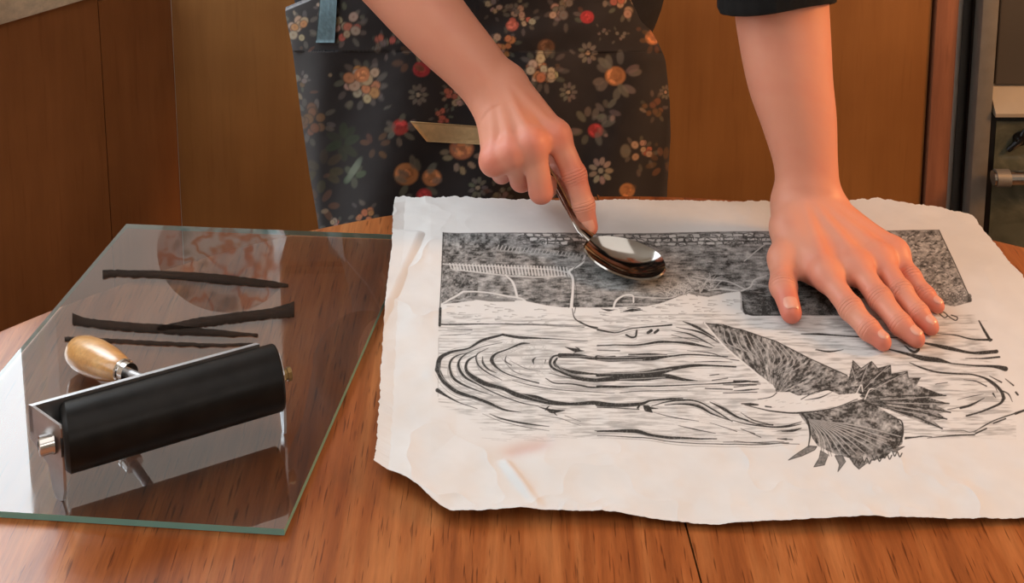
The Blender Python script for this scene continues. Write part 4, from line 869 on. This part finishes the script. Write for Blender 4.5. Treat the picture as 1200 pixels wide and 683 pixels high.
# ---------------------------------------------------------------- left hand, lying flat
def hand_flat():
    Wt = p3((945, 240, .787)); el = p3((913, -16, .952)); el2 = el + (el - Wt) / np.linalg.norm(el - Wt) * .07
    F = Field((.15, .80, .745), (.375, 1.16, 1.06), .0014)
    adir = (el - Wt) / np.linalg.norm(el - Wt); side = np.cross(adir, [0, 1, 0]); side /= np.linalg.norm(side)   # across the arm
    fn = np.cross(side, adir)
    K = .018
    wa = Wt + adir * .012
    mid = wa + adir * .085; 
    arm_ = [(947, 236, .0262), (944, 190, .0262), (936, 140, .0310), (926, 95, .0352), (920, 50, .0380), (915, 0, .0400), (911, -60, .0415)]
    ap_ = [p3((x_, y_, .787 + (240 - y_) * .165 / 256)) for x_, y_, r_q in arm_]; el2 = ap_[-1]
    limb(F, ap_, [q[2] for q in arm_], (fn, .80))
    F.cap(ap_[0] + [0, 0, .002], Wt + [0, -.008, -.002], .021, .017, .012)
    mcp = [p3((968, 322, .7735)), p3((1004, 312, .7755)), p3((1031, 304, .774)), p3((1049, 296, .7715))]
    wr = [Wt - side * .012, Wt - side * .004, Wt + side * .005, Wt + side * .0125]
    if (mcp[0] - mcp[3]) @ side > 0: wr = wr[::-1]
    for i in range(4): F.cap(wr[i] * 1.0 + [0, 0, -.001], mcp[i] - [0, 0, .001], .0148, .0098, .012)
    for i in range(3): F.cap(mcp[i] - [0, 0, .003], mcp[i + 1] - [0, 0, .003], .0086, .0084, .009)
    # heel of the hand, thumb ball
    F.cap(Wt + [0, -.012, -.014], Wt + [.012, -.035, -.020], .015, .013, .012)
    tb0 = p3((922, 268, .779)); tb1 = p3((918, 304, .770)); tb2 = p3((918, 336, .7655)); tb3 = p3((927, 366, .7605))
    F.cap(Wt - [.004, .004, .004], tb1, .0145, .0105, .014); F.cap(tb0, mcp[0] - [.004, -.02, .004], .0125, .0105, .014)
    F.cap(tb1, mcp[0] + [-.006, .012, -.008], .0065, .006, .010)
    for i in range(4):                  # tendons and knuckles
        F.cap(Wt + (wr[i] - Wt) * .6 + [0, -.01, .0125], mcp[i] + [0, .004, .0068], .0022, .0026, .006); F.ell(mcp[i] + [0, 0, .0020], (.0098, .0105, .0085), .006)
    palm = F; out = palm.f.copy()
    fr_ = dict(
        index=[mcp[0], p3((997, 362, .7665)), p3((1018, 386, .7622)), p3((1034, 400, .7588))],
        middle=[mcp[1], p3((1031, 350, .7680)), p3((1055, 380, .7630)), p3((1073, 396, .7590))],
        ring=[mcp[2], p3((1056, 342, .7680)), p3((1076, 367, .7630)), p3((1090, 382, .7590))],
        pinky=[mcp[3], p3((1068, 325, .7655)), p3((1085, 346, .7615)), p3((1098, 358, .7580))])
    rad = dict(index=(.0094, .0088, .0079, .0066), middle=(.0096, .0089, .0081, .0068), ring=(.0091, .0085, .0077, .0065), pinky=(.0080, .0073, .0067, .0057))
    for nme, pts in fr_.items():
        G = Field.__new__(Field); G.lo, G.h, G.n = F.lo, F.h, F.n; G.f = np.full(F.n, 1.0, np.float32); r = rad[nme]
        for i in range(3): G.cap(pts[i], pts[i + 1], r[i], r[i + 1], .0015)
        G.ell(pts[1] + [0, 0, .0008], (r[1] * 1.08, r[1] * 1.12, r[1] * 1.04), .003); G.ell(pts[2] + [0, 0, .0004], (r[2] * 1.05, r[2] * 1.05, r[2] * 1.0), .003)
        out = np.minimum(out, smin(palm.f, G.f, .0055)); nail(pts[3], pts[2], r[3], (0, .18, 1)); flush.extend([(pts[3], .010, 1.0), (pts[1], .008, .5), (pts[0], .010, .35)]); crease(pts[1], pts[2] - pts[0], .0085); crease(pts[2], pts[3] - pts[1], .007, .6)
    G = Field.__new__(Field); G.lo, G.h, G.n = F.lo, F.h, F.n; G.f = np.full(F.n, 1.0, np.float32)
    G.cap(tb1, tb2, .0108, .0100, .003); G.cap(tb2, tb3, .0098, .0080, .002); G.ell(tb2 + [0, 0, .0006], (.0106, .011, .0104), .003)
    out = np.minimum(out, smin(palm.f, G.f, .008)); nail(tb3, tb2, .0080, (.05, .1, 1), .66, .0115); flush.extend([(tb3, .012, 1.0), (tb2, .008, .5)]); crease(tb2, tb3 - tb1, .009)
    F.f = np.maximum(out, 0) * 0 + out
    V, Q = nets(F); return V, Q, el2, el
# ---------------------------------------------------------------- right hand, closed round the spoon
def hand_grip():
    Wt = p3((581, 104, .860)); el = p3((478, -22, .938)); adir = (el - Wt) / np.linalg.norm(el - Wt); el2 = el + adir * .06
    F = Field((-.22, .93, .752), (.10, 1.22, 1.02), .0014)
    side = np.cross(adir, [.3, .6, -.75]); side /= np.linalg.norm(side)
    K = .016; wa = Wt + adir * .006; mid = wa + adir * .075
    arm_ = [(577, 103, .0248), (551, 72, .0268), (525, 44, .0296), (497, 12, .0325), (466, -24, .0345), (430, -64, .036)]
    ap_ = [p3((x_, y_, .860 + (104 - y_) * .078 / 126)) for x_, y_, r_q in arm_]; el2 = ap_[-1]
    limb(F, ap_, [q[2] for q in arm_])
    mcp = [p3((652, 158, .836)), p3((624, 168, .8385)), p3((600, 178, .832)), p3((579, 188, .8225))]
    wr = [Wt + (mcp[0] - Wt) * .08 + side * q for q in (.010, .0035, -.0035, -.010)]
    if (mcp[0] - mcp[3]) @ side < 0: wr = wr[::-1]
    for i in range(4): F.cap(wr[i], mcp[i] + [0, .003, -.001], .0152, .0100, .012)
    for i in range(3): F.cap(mcp[i] + [0, .002, -.003], mcp[i + 1] + [0, .002, -.003], .0094, .0090, .008)
    cen = (mcp[1] + mcp[2]) / 2; F.cap(Wt + (cen - Wt) * .45 - [0, -.004, .008], cen + [0, .014, -.014], .015, .013, .012)
    for i in range(4):
        top_ = mcp[i] + [0, -.0048, .0058]; F.cap(Wt + (wr[i] - Wt) * .6 + [0, -.010, .012], top_, .0018, .0024, .006); F.ell(mcp[i] + [0, -.0012, .0004], (.0094, .0096, .0094), .010)
    palm = F; out = palm.f.copy()
    fing = dict(
        index=([mcp[0], p3((673, 205, .8075)), p3((684, 240, .7855)), p3((690, 266, .7685))], (.0104, .0098, .0088, .0076)),
        middle=([mcp[1], p3((634, 224, .7975)), p3((645, 226, .7795)) + [.002, .018, 0], p3((652, 214, .788)) + [0, .016, 0]], (.0104, .0102, .0092, .008)),
        ring=([mcp[2], p3((611, 211, .796)), p3((622, 214, .780)) + [.002, .018, 0], p3((632, 204, .788)) + [0, .016, 0]], (.0100, .0097, .0088, .0078)),
        pinky=([mcp[3], p3((588, 203, .7965)), p3((600, 206, .784)) + [.002, .016, 0], p3((612, 198, .790)) + [0, .014, 0]], (.0092, .0086, .0080, .007)))
    for nme, (pts, r) in fing.items():
        G = Field.__new__(Field); G.lo, G.h, G.n = F.lo, F.h, F.n; G.f = np.full(F.n, 1.0, np.float32)
        for i in range(3): G.cap(pts[i], pts[i + 1], r[i], r[i + 1], .0018)
        crease(pts[1], pts[2] - pts[0], .009, .9 if nme == 'index' else .5)
        if nme == 'index': crease(pts[2], pts[3] - pts[1], .007, .8); G.ell(pts[1], (.0104,) * 3, .003); G.ell(pts[2], (.0092,) * 3, .003)
        out = np.minimum(out, smin(palm.f, G.f, .0055)); flush.extend([(pts[0] + [0, -.006, .004], .010, .8), (pts[1], .011, .8), (pts[3], .011, .9 if nme == 'index' else .5)])
        if nme == 'index': nail(pts[3], pts[2], r[3], (-.1, -.85, .45), .62, .0105)
    th = [p3((628, 140, .832)) + [0, .006, -.006], p3((650, 176, .806)) + [.0, .012, 0], p3((662, 208, .789)) + [0, .010, 0], p3((670, 232, .780)) + [0, .006, 0]]
    G = Field.__new__(Field); G.lo, G.h, G.n = F.lo, F.h, F.n; G.f = np.full(F.n, 1.0, np.float32)
    for i in range(3): G.cap(th[i], th[i + 1], (.013, .0105, .0098, .008)[i], (.013, .0105, .0098, .008)[i + 1], .003)
    out = np.minimum(out, smin(palm.f, G.f, .006)); nail(th[3], th[2], .008, (.8, -.2, .5), .6, .010)
    F.f = out; V, Q = nets(F); return V, Q, el2, el
VB, QB, elB2, elB = hand_flat()
VA, QA, elA2, elA = hand_grip()
# ---------------------------------------------------------------- rest of the body
PX, PYc = -.035, 1.315
shA = np.array([PX - .155, PYc - .03, 1.24]); shB = np.array([PX + .155, PYc - .03, 1.24])
elbA = elA2 + (elA2 - elA) * .35; elbB = elB2 + (elB2 - elB) * .3
HD = np.array([PX, PYc - .12, 1.50])
def body_field(g=0.0, arms=True, legs=True, torso=True, head=True, h=.007):
    F = Field((-.45, .95, -.01), (.45, 1.55, 1.70), h); k = .03
    if torso:
        F.cap((PX - .07, PYc, .86), (PX + .07, PYc, .86), .125 + g, .125 + g, k); F.cap((PX - .05, PYc, 1.0), (PX + .05, PYc, 1.0), .092 + g, .098 + g, .05)
        F.cap((PX - .075, PYc - .02, 1.16), (PX + .075, PYc - .02, 1.16), .105 + g, .105 + g, .05); F.cap(shA, shB, .052 + g, .052 + g, .04)
    if arms:
        for sh, e, e0 in ((shA, elbA, elA), (shB, elbB, elB)): F.cap(sh, e, .05 + g, .038 + g, .03); F.cap(e, e0 + (e - e0) * .5, .034 + g, .032 + g, .01)
    if head:
        F.cap((PX, PYc - .03, 1.26), HD + [0, .02, -.08], .052, .048, .03); F.ell(HD, (.072, .090, .108), .01); F.ell(HD + [0, -.045, -.055], (.048, .048, .05), .02)
        F.cap(HD + [0, -.086, .015], HD + [0, -.104, -.018], .007, .011, .008)
        for s_ in (-1, 1):
            F.ell(HD + [s_ * .073, .0, -.01], (.010, .018, .030), .006); F.ell(HD + [s_ * .028, -.088, .012], (.015, .010, .009), .006, cut=True); F.ell(HD + [s_ * .028, -.078, .012], (.0115,) * 3, .002)
        F.ell(HD + [0, -.088, -.052], (.022, .010, .006), .004)
    if legs:
        for s_ in (-1, 1):
            F.cap((PX + s_ * .075, PYc, .84), (PX + s_ * .085, PYc - .01, .47), .088 + g, .058 + g, k); F.cap((PX + s_ * .085, PYc - .01, .47), (PX + s_ * .09, PYc + .01, .09), .056 + g, .038 + g, k)
            F.cap((PX + s_ * .09, PYc + .02, .045), (PX + s_ * .10, PYc - .13, .028), .036 + g * .5, .026 + g * .5, .02)
    return F
Fb = body_field(); Vb, Qb = nets(Fb)
pe = empty('person', (PX, PYc, 0)); tag(pe, 'person in a dark floral apron rubbing a spoon over a print', 'person')
V = np.concatenate([Vb, VA, VB]); Q = np.concatenate([Qb, QA + len(Vb), QB + len(Vb) + len(VA)])
skin = np.array(lin((222, 154, 128))); red = np.array(lin((206, 104, 88)))
fl_ = np.zeros(len(V)); sub = slice(len(Vb), None)
for c, r, a in flush: d = np.linalg.norm(V[sub] - c, axis=1); fl_[sub] = np.maximum(fl_[sub], a * np.exp(-(d / (r * 1.5)) ** 2))
nz = vnoise(V[:, 0] * 40 + V[:, 2] * 23, V[:, 1] * 40 + V[:, 2] * 31, 1, 61, 3); fl_ = np.clip(fl_ * .75 + (nz - .5) * .45, 0, 1)[:, None]
colS = skin * (1 - fl_) + red * fl_
bme = np_mesh('body', V, Q, colS); cr = np.zeros((len(V), 4), np.float32); cr[:, 0] = .5
for p_, d_, r_q, a_ in creases:
    rel = V - p_; ds = rel @ d_; di = np.linalg.norm(rel, axis=1); mk = a_ * np.exp(-(ds / (r_q * .5)) ** 2) * (di < r_q * 2) ; up_ = mk > cr[:, 1]; cr[up_, 0] = .5 + ds[up_] * 40; cr[up_, 1] = mk[up_]
at_ = bme.color_attributes.new('Crease', 'FLOAT_COLOR', 'POINT'); at_.data.foreach_set('color', cr.ravel())
link('body', bme, M_skin, pe)
for tip, prev, r, up, wd_, ln, back in nails:
    d = tip - prev; d /= np.linalg.norm(d); up = up - d * (up @ d); up /= np.linalg.norm(up); sd_ = np.cross(d, up); nu, nv = 13, 13; Vn = []
    for j in range(nv):
        for i in range(nu):
            a = (i / (nu - 1) - .5) * 2; b = j / (nv - 1); hw = wd_ * 1.25 * (1 - .35 * max(0, b - .7) / .3 * abs(a)); ang = a * hw
            s_ = -ln * .75 + ln * b; base_ = tip + d * s_; rr = r * 1.0
            if s_ > 0: rr = math.sqrt(max(r * r - s_ * s_ * .8, r * r * .3))
            edge_ = 1 - max(abs(a), abs(2 * b - 1)) ** 6
            Vn.append(base_ + (up * math.cos(ang) + sd_ * math.sin(ang)) * (rr + .0002 + .00035 * edge_))
    Vn = np.array(Vn); Vn2 = Vn - up * .0009; Fn = grid_faces(nu, nv); link('fingernail', np_mesh('fingernail', np.vstack([Vn, Vn2]), np.vstack([Fn, Fn[:, ::-1] + len(Vn)])), M_nail, pe)
# clothes
Fs = body_field(g=.008, arms=False, legs=False, head=False); 
for sh, e, e0 in ((shA, elbA, elA), (shB, elbB, elB)): Fs.cap(sh, e, .058, .047, .03); Fs.cap(e, e0 + (e - e0) * (.85 if sh is shA else .3), .043, .042, .01)
V, Q = nets(Fs); q = V[Q].mean(1); Q = Q[(q[:, 2] > .865)]; link('knit_top', np_mesh('knit_top', V, Q), M_black_knit, pe)
# neat cuff round the left forearm, the one in view
ad = (elB - p3((945, 240, .787))); ad /= np.linalg.norm(ad); cfp = PY(912, 8, (elB[1])) ; cf = elB - ad * .0; cpos = p3((912, 9, .940))
bm = bmesh.new(); u_, v_, d_ = frame_of(ad); n = 64; rings = []
for t_, rr in ((0, .0375), (-.0012, .0395), (0, .0415), (.004, .0425), (.010, .0418), (.03, .043), (.06, .0455), (.09, .047)):
    ring = []
    for k in range(n):
        a = 2 * math.pi * k / n; w = .0006 * math.sin(a * 20) + .0008 * math.sin(a * 5 + t_ * 90)
        dx_ = Vector(side_ if False else (1, 0, 0)); vec = u_ * math.cos(a) + v_ * math.sin(a); st_ = 1 + .17 * (vec.dot(dx_) ** 2)
        ring.append(bm.verts.new(Vector(cpos) + d_ * (t_ + .002 * math.sin(a * 2)) + vec * (rr + w) * st_))
    rings.append(ring)
for a, b in zip(rings[:-1], rings[1:]):
    for k in range(n): bm.faces.new((a[k], a[(k + 1) % n], b[(k + 1) % n], b[k]))
bm_obj('sleeve_cuff', bm, M_black_knit, pe, smooth=True)
Ft = body_field(g=.010, arms=False, torso=False, head=False); Ft.cap((PX - .07, PYc, .86), (PX + .07, PYc, .86), .132, .132, .03); V, Q = nets(Ft); q = V[Q].mean(1); Q = Q[(q[:, 2] < .93) & (q[:, 2] > .10)]; link('trousers', np_mesh('trousers', V, Q), M_trouser, pe)
Fh = Field(HD - .16, HD + .17, .006); Fh.ell(HD + [0, .018, .018], (.082, .092, .106), .01); Fh.ell(HD + [0, .095, .05], (.036, .036, .036), .015); V, Q = nets(Fh); q = V[Q].mean(1); Q = Q[~((q[:, 1] < HD[1] - .045) & (q[:, 2] < HD[2] + .06))]; link('hair', np_mesh('hair', V, Q), M_hair, pe)

# ---------------------------------------------------------------- apron with its flower print
A = Raster(300, -130, 820, 420, 2.5, 3); A.a[:] = np.array(lin((44, 41, 42)))
gn = vnoise(A.X, A.Y, .03, 90, 3)[..., None]; A.a *= (.75 + .5 * gn)
ra = np.random.default_rng(9)
BE = (188, 166, 142); GR = (128, 122, 112); PK = (196, 112, 96); OR = (204, 138, 92); RD = (186, 66, 66); CR = (206, 186, 154); MU = (120, 88, 66)
def vary(c, v=.14): c = np.array(lin(c)) * .78; return c * ra.uniform(1 - v, 1 + v, 3)
def petal(x, y, rx, ry, a, c, al=.9):
    A.blob(x, y, rx, ry, a, vary(c), al, .35); A.blob(x + rx * .25 * math.cos(a), y + rx * .25 * math.sin(a), rx * .5, ry * .3, a, np.array(lin(c)) * .55, .55 * al)
def leaf_ring(x, y, r, n, c, sz, al=.75):
    for k in range(n):
        a = 2 * math.pi * k / n + ra.uniform(-.3, .3); rr = r * ra.uniform(.85, 1.2); petal(x + rr * math.cos(a), y + rr * math.sin(a), sz * ra.uniform(.8, 1.2), sz * .55, a + ra.uniform(-.4, .4), c, al * ra.uniform(.6, 1))
def rose(x, y, r, c):
    A.blob(x, y, r, r * .92, 0, vary(c), .95, .2)
    for k in range(7):
        a = ra.uniform(0, 6.28); q = r * ra.uniform(.2, .75); A.blob(x + q * math.cos(a), y + q * math.sin(a), r * .35, r * .16, a + 1.57, np.array(lin(c)) * ra.choice([.45, 1.5]), .6)
    A.blob(x + .5, y, r * .25, r * .2, 0, np.array(lin(c)) * .5, .5)
def cluster(x, y, r, c, n=10, c2=BE):
    leaf_ring(x, y, r * 1.25, int(n * .9), GR, r * .32, .55)
    for k in range(n):
        a = ra.uniform(0, 6.28); q = r * math.sqrt(ra.uniform(0, 1)) * .95; x1, y1 = x + q * math.cos(a), y + q * math.sin(a); s_ = r * ra.uniform(.24, .36); A.blob(x1, y1, s_ * 1.2, s_ * 1.1, 0, np.array(lin((60, 48, 40))), .8); A.blob(x1, y1, s_, s_ * .9, a, vary(c2 if ra.random() < .6 else c), .95, .3); A.blob(x1, y1, s_ * .3, s_ * .3, 0, np.array(lin((120, 84, 60))), .4)
def daisy(x, y, r, c=GR):
    for k in range(9):
        a = 2 * math.pi * k / 9; petal(x + r * .65 * math.cos(a), y + r * .75 * math.sin(a), r * .32, r * .2, a, c, .85)
    A.blob(x, y, r * .22, r * .22, 0, vary(BE), .9)
for f, *a in [(cluster, 350, 34, 15, OR, 12, BE), (cluster, 404, 30, 16, PK, 14, BE), (cluster, 425, 98, 20, OR, 18, BE), (rose, 424, 88, 9, OR), (rose, 494, 81, 10, RD), (leaf_ring, 482, 70, 14, 6, MU, 7), (daisy, 490, 111, 12), (cluster, 532, 113, 11, PK, 9, BE), (cluster, 518, 137, 9, PK, 7, PK), (rose, 469, 149, 10, RD), (leaf_ring, 469, 152, 14, 8, GR, 6), (rose, 541, 174, 14, OR), (leaf_ring, 541, 180, 18, 9, BE, 6), (rose, 476, 204, 14, OR), (rose, 506, 208, 11, OR), (leaf_ring, 490, 212, 22, 12, GR, 7), (rose, 497, 229, 9, RD), (cluster, 428, 252, 12, OR, 8, OR),
    (cluster, 365, 142, 17, MU, 12, MU), (leaf_ring, 402, 166, 12, 7, (66, 76, 56), 9), (leaf_ring, 380, 200, 16, 7, (88, 76, 56), 9), (leaf_ring, 440, 170, 12, 6, MU, 6), (cluster, 452, 52, 12, PK, 8, GR), (cluster, 660, 12, 15, BE, 10, GR), (rose, 688, 20, 8, RD), (cluster, 732, 4, 14, PK, 12, BE), (rose, 765, 44, 9, OR), (leaf_ring, 765, 47, 12, 6, MU, 5), (rose, 640, 55, 10, MU), (cluster, 706, 38, 7, GR, 4, GR), (cluster, 726, 42, 7, GR, 4, GR), (daisy, 689, 62, 12), (cluster, 637, 80, 17, OR, 18, CR), (rose, 721, 89, 12, OR), (leaf_ring, 721, 90, 20, 11, GR, 8), (daisy, 666, 108, 11), (rose, 698, 153, 9, RD), (leaf_ring, 692, 148, 18, 10, GR, 7), (leaf_ring, 712, 130, 10, 7, GR, 6), (daisy, 704, 200, 15, BE), (petal, 733, 177, 6, 8, 0, GR), (cluster, 750, 178, 13, PK, 9, BE), (cluster, 767, 124, 12, MU, 8, MU), (rose, 735, 223, 9, OR), (daisy, 780, 108, 8), (cluster, 612, 22, 13, PK, 9, BE), (cluster, 603, 5, 10, GR, 6, GR), (cluster, 590, 52, 13, OR, 9, BE), (rose, 600, 30, 7, PK), (cluster, 578, 10, 10, GR, 6, BE), (cluster, 380, 8, 9, BE, 7, BE), (leaf_ring, 415, 205, 8, 5, (104, 112, 92), 7), (daisy, 560, 220, 12), (cluster, 585, 230, 12, PK, 8, GR), (cluster, 640, 225, 10, OR, 7, GR), (leaf_ring, 775, 190, 12, 7, MU, 6), (cluster, 352, 95, 9, MU, 6, GR), (leaf_ring, 375, 240, 14, 7, MU, 7)]: f(*a)
for k in range(60):
    x = ra.uniform(310, 810); y = ra.choice([ra.uniform(-125, -15), ra.uniform(255, 415)]); (cluster if k % 3 else rose)(x, y, ra.uniform(7, 14), [OR, PK, BE][k % 3]) if True else None
for k in range(45): petal(ra.uniform(330, 785), ra.uniform(0, 250), ra.uniform(2, 5), ra.uniform(1.5, 3), ra.uniform(0, 3.1), [GR, MU, BE][k % 3], .45)
for k in range(4): A.blob(412 + k * 2, 203 - k * 3, 12, 4, -1.05, np.array(lin((122, 132, 116))), .35)
eL = [(-130, 352), (-60, 345), (-20, 338), (15, 334), (60, 343), (130, 352), (200, 362), (258, 372), (420, 392)]; eR = [(-130, 742), (0, 750), (12, 752), (25, 756), (48, 770), (70, 780), (120, 785), (160, 786), (218, 782), (258, 781), (420, 778)]
NU, NV = 420, 400; Vv = []; rows = np.linspace(-118, 400, NV); lx = np.interp(rows, [a for a, b in eL], [b for a, b in eL]); rx = np.interp(rows, [a for a, b in eR], [b for a, b in eR])
ke = np.hanning(15)[1:-1]; ke /= ke.sum(); lx = np.convolve(np.pad(lx, 6, 'edge'), ke, 'valid'); rx = np.convolve(np.pad(rx, 6, 'edge'), ke, 'valid')
uu = np.linspace(-1.18, 1.18, NU)                    # angle-like parameter; beyond +-1 wraps round the sides
GX = np.zeros((NV, NU)); GY = np.zeros((NV, NU)); 
for j in range(NV):
    a = uu * math.pi / 2; t_ = (np.sin(a) + 1) / 2; GX[j] = lx[j] + (rx[j] - lx[j]) * t_; GY[j] = rows[j]
th_ = np.repeat((uu * math.pi / 2)[None], NV, 0)
# slanting left top edge: the pattern row starts lower at the far left
tt = (GX - lx[:, None]) / (rx - lx)[:, None]
topy = np.interp(GX, [334, 375, 430, 470], [17, -2, -40, -118]); fr = (GY - (-118)) / (400 + 118.0); GY2 = topy * (1 - fr) + 400 * fr
jr = np.interp(GY2.ravel(), rows, np.arange(NV)); lx2 = np.interp(GY2.ravel(), rows, lx).reshape(GX.shape); rx2 = np.interp(GY2.ravel(), rows, rx).reshape(GX.shape)
GX2 = lx2 + (rx2 - lx2) * ((np.sin(th_) + 1) / 2)
Yd = 1.125 + .13 * (1 - np.cos(th_)) + .007 * np.sin(th_ * 9 + GY2 * .02) * (GY2 > 60) + .006 * (vnoise(GX2, GY2, .018, 70, 3) - .5) + .0035 * np.sin(GY2 * .11 + GX2 * .03) * np.exp(-((GY2 - 30) / 45) ** 2) * (GX2 > 560) 
Yd += .012 * np.clip((tt * 0 + .5 - (np.sin(th_) + 1) / 2) / .5, 0, 1) ** 2
# stand-off so that the cloth hangs outside the body below the hips
dirs = Fv[None, None] + Rv * ((GX2 - 600) / FPX)[..., None] - Uv * ((GY2 - CYP) / FPX)[..., None]
Wp = CAM + dirs * (Yd / dirs[..., 1])[..., None]
shade = A.sample(GX2.ravel(), GY2.ravel())
hemm = ((np.abs(np.arange(NV)[:, None] - 1) < 3) & (GX2 < 470)).ravel(); shade[hemm] = np.array(lin((150, 152, 158))) * (.6 + .6 * vnoise(GX2.ravel()[hemm], GY2.ravel()[hemm], .4, 5, 2))[:, None]
Vf = Wp.reshape(-1, 3); nF = grid_faces(NU, NV); Vk = Vf + [0, .0022, 0]
rim = []
idx = lambda j, i: j * NU + i
for i in range(NU - 1): rim += [(idx(0, i), idx(0, i) + NU * NV, idx(0, i + 1) + NU * NV, idx(0, i + 1)), (idx(NV - 1, i), idx(NV - 1, i + 1), idx(NV - 1, i + 1) + NU * NV, idx(NV - 1, i) + NU * NV)]
ap = link('apron', np_mesh('apron', np.vstack([Vf, Vk]), np.vstack([nF[:, ::-1], nF + NU * NV, np.array(rim)]), np.vstack([shade, shade * .7])), M_apron, pe)
ap['label'] = 'dark apron printed with orange, pink and beige flowers'
def cloth_strip(name, pts, mat, off, th=.0018, sub_=1):
    """patch given by artwork corners, following the apron surface"""
    bm = bmesh.new(); (a, b, c, d) = [np.array(q, float) for q in pts]; n, m = 16, 16; g = []
    for j in range(m + 1):
        for i in range(n + 1):
            s_, t_ = i / n, j / m; q = (a * (1 - s_) + b * s_) * (1 - t_) + (d * (1 - s_) + c * s_) * t_
            k = np.argmin((GX2 - q[0]) ** 2 + (GY2 - q[1]) ** 2); Yk = Yd.ravel()[k] - off; g.append(PY(q[0], q[1], Yk))
    V0 = np.array(g); V1 = V0 + [0, th, 0]; F0 = grid_faces(n + 1, m + 1); N0 = len(V0); rr = []
    for i in range(n): rr += [(i, i + N0, i + 1 + N0, i + 1), (m * (n + 1) + i, m * (n + 1) + i + 1, m * (n + 1) + i + 1 + N0, m * (n + 1) + i + N0)]
    for j in range(m): a_ = j * (n + 1); b_ = a_ + n + 1; rr += [(a_, b_, b_ + N0, a_ + N0), (a_ + n, a_ + n + N0, b_ + n + N0, b_ + n)]
    o = link(name, np_mesh(name, np.vstack([V0, V1]), np.vstack([F0[:, ::-1], F0 + N0, rr])), mat, ap); return o
tie = cloth_strip('apron_tie', [(377, -22), (396, -22), (392, 50), (370, 50)], plain('pale_blue_ribbon', (96, 122, 132), .7, 0, .3, .2, 200), .004); tie['label'] = 'pale blue ribbon'
tr_ = cloth_strip('pocket_trim', [(481, 143), (592, 151), (592, 171), (500, 166)], plain('pale_tan_tape', (196, 168, 124), .8, 0, .3, .12, 150), .003); tr_['label'] = 'pale tan strip'
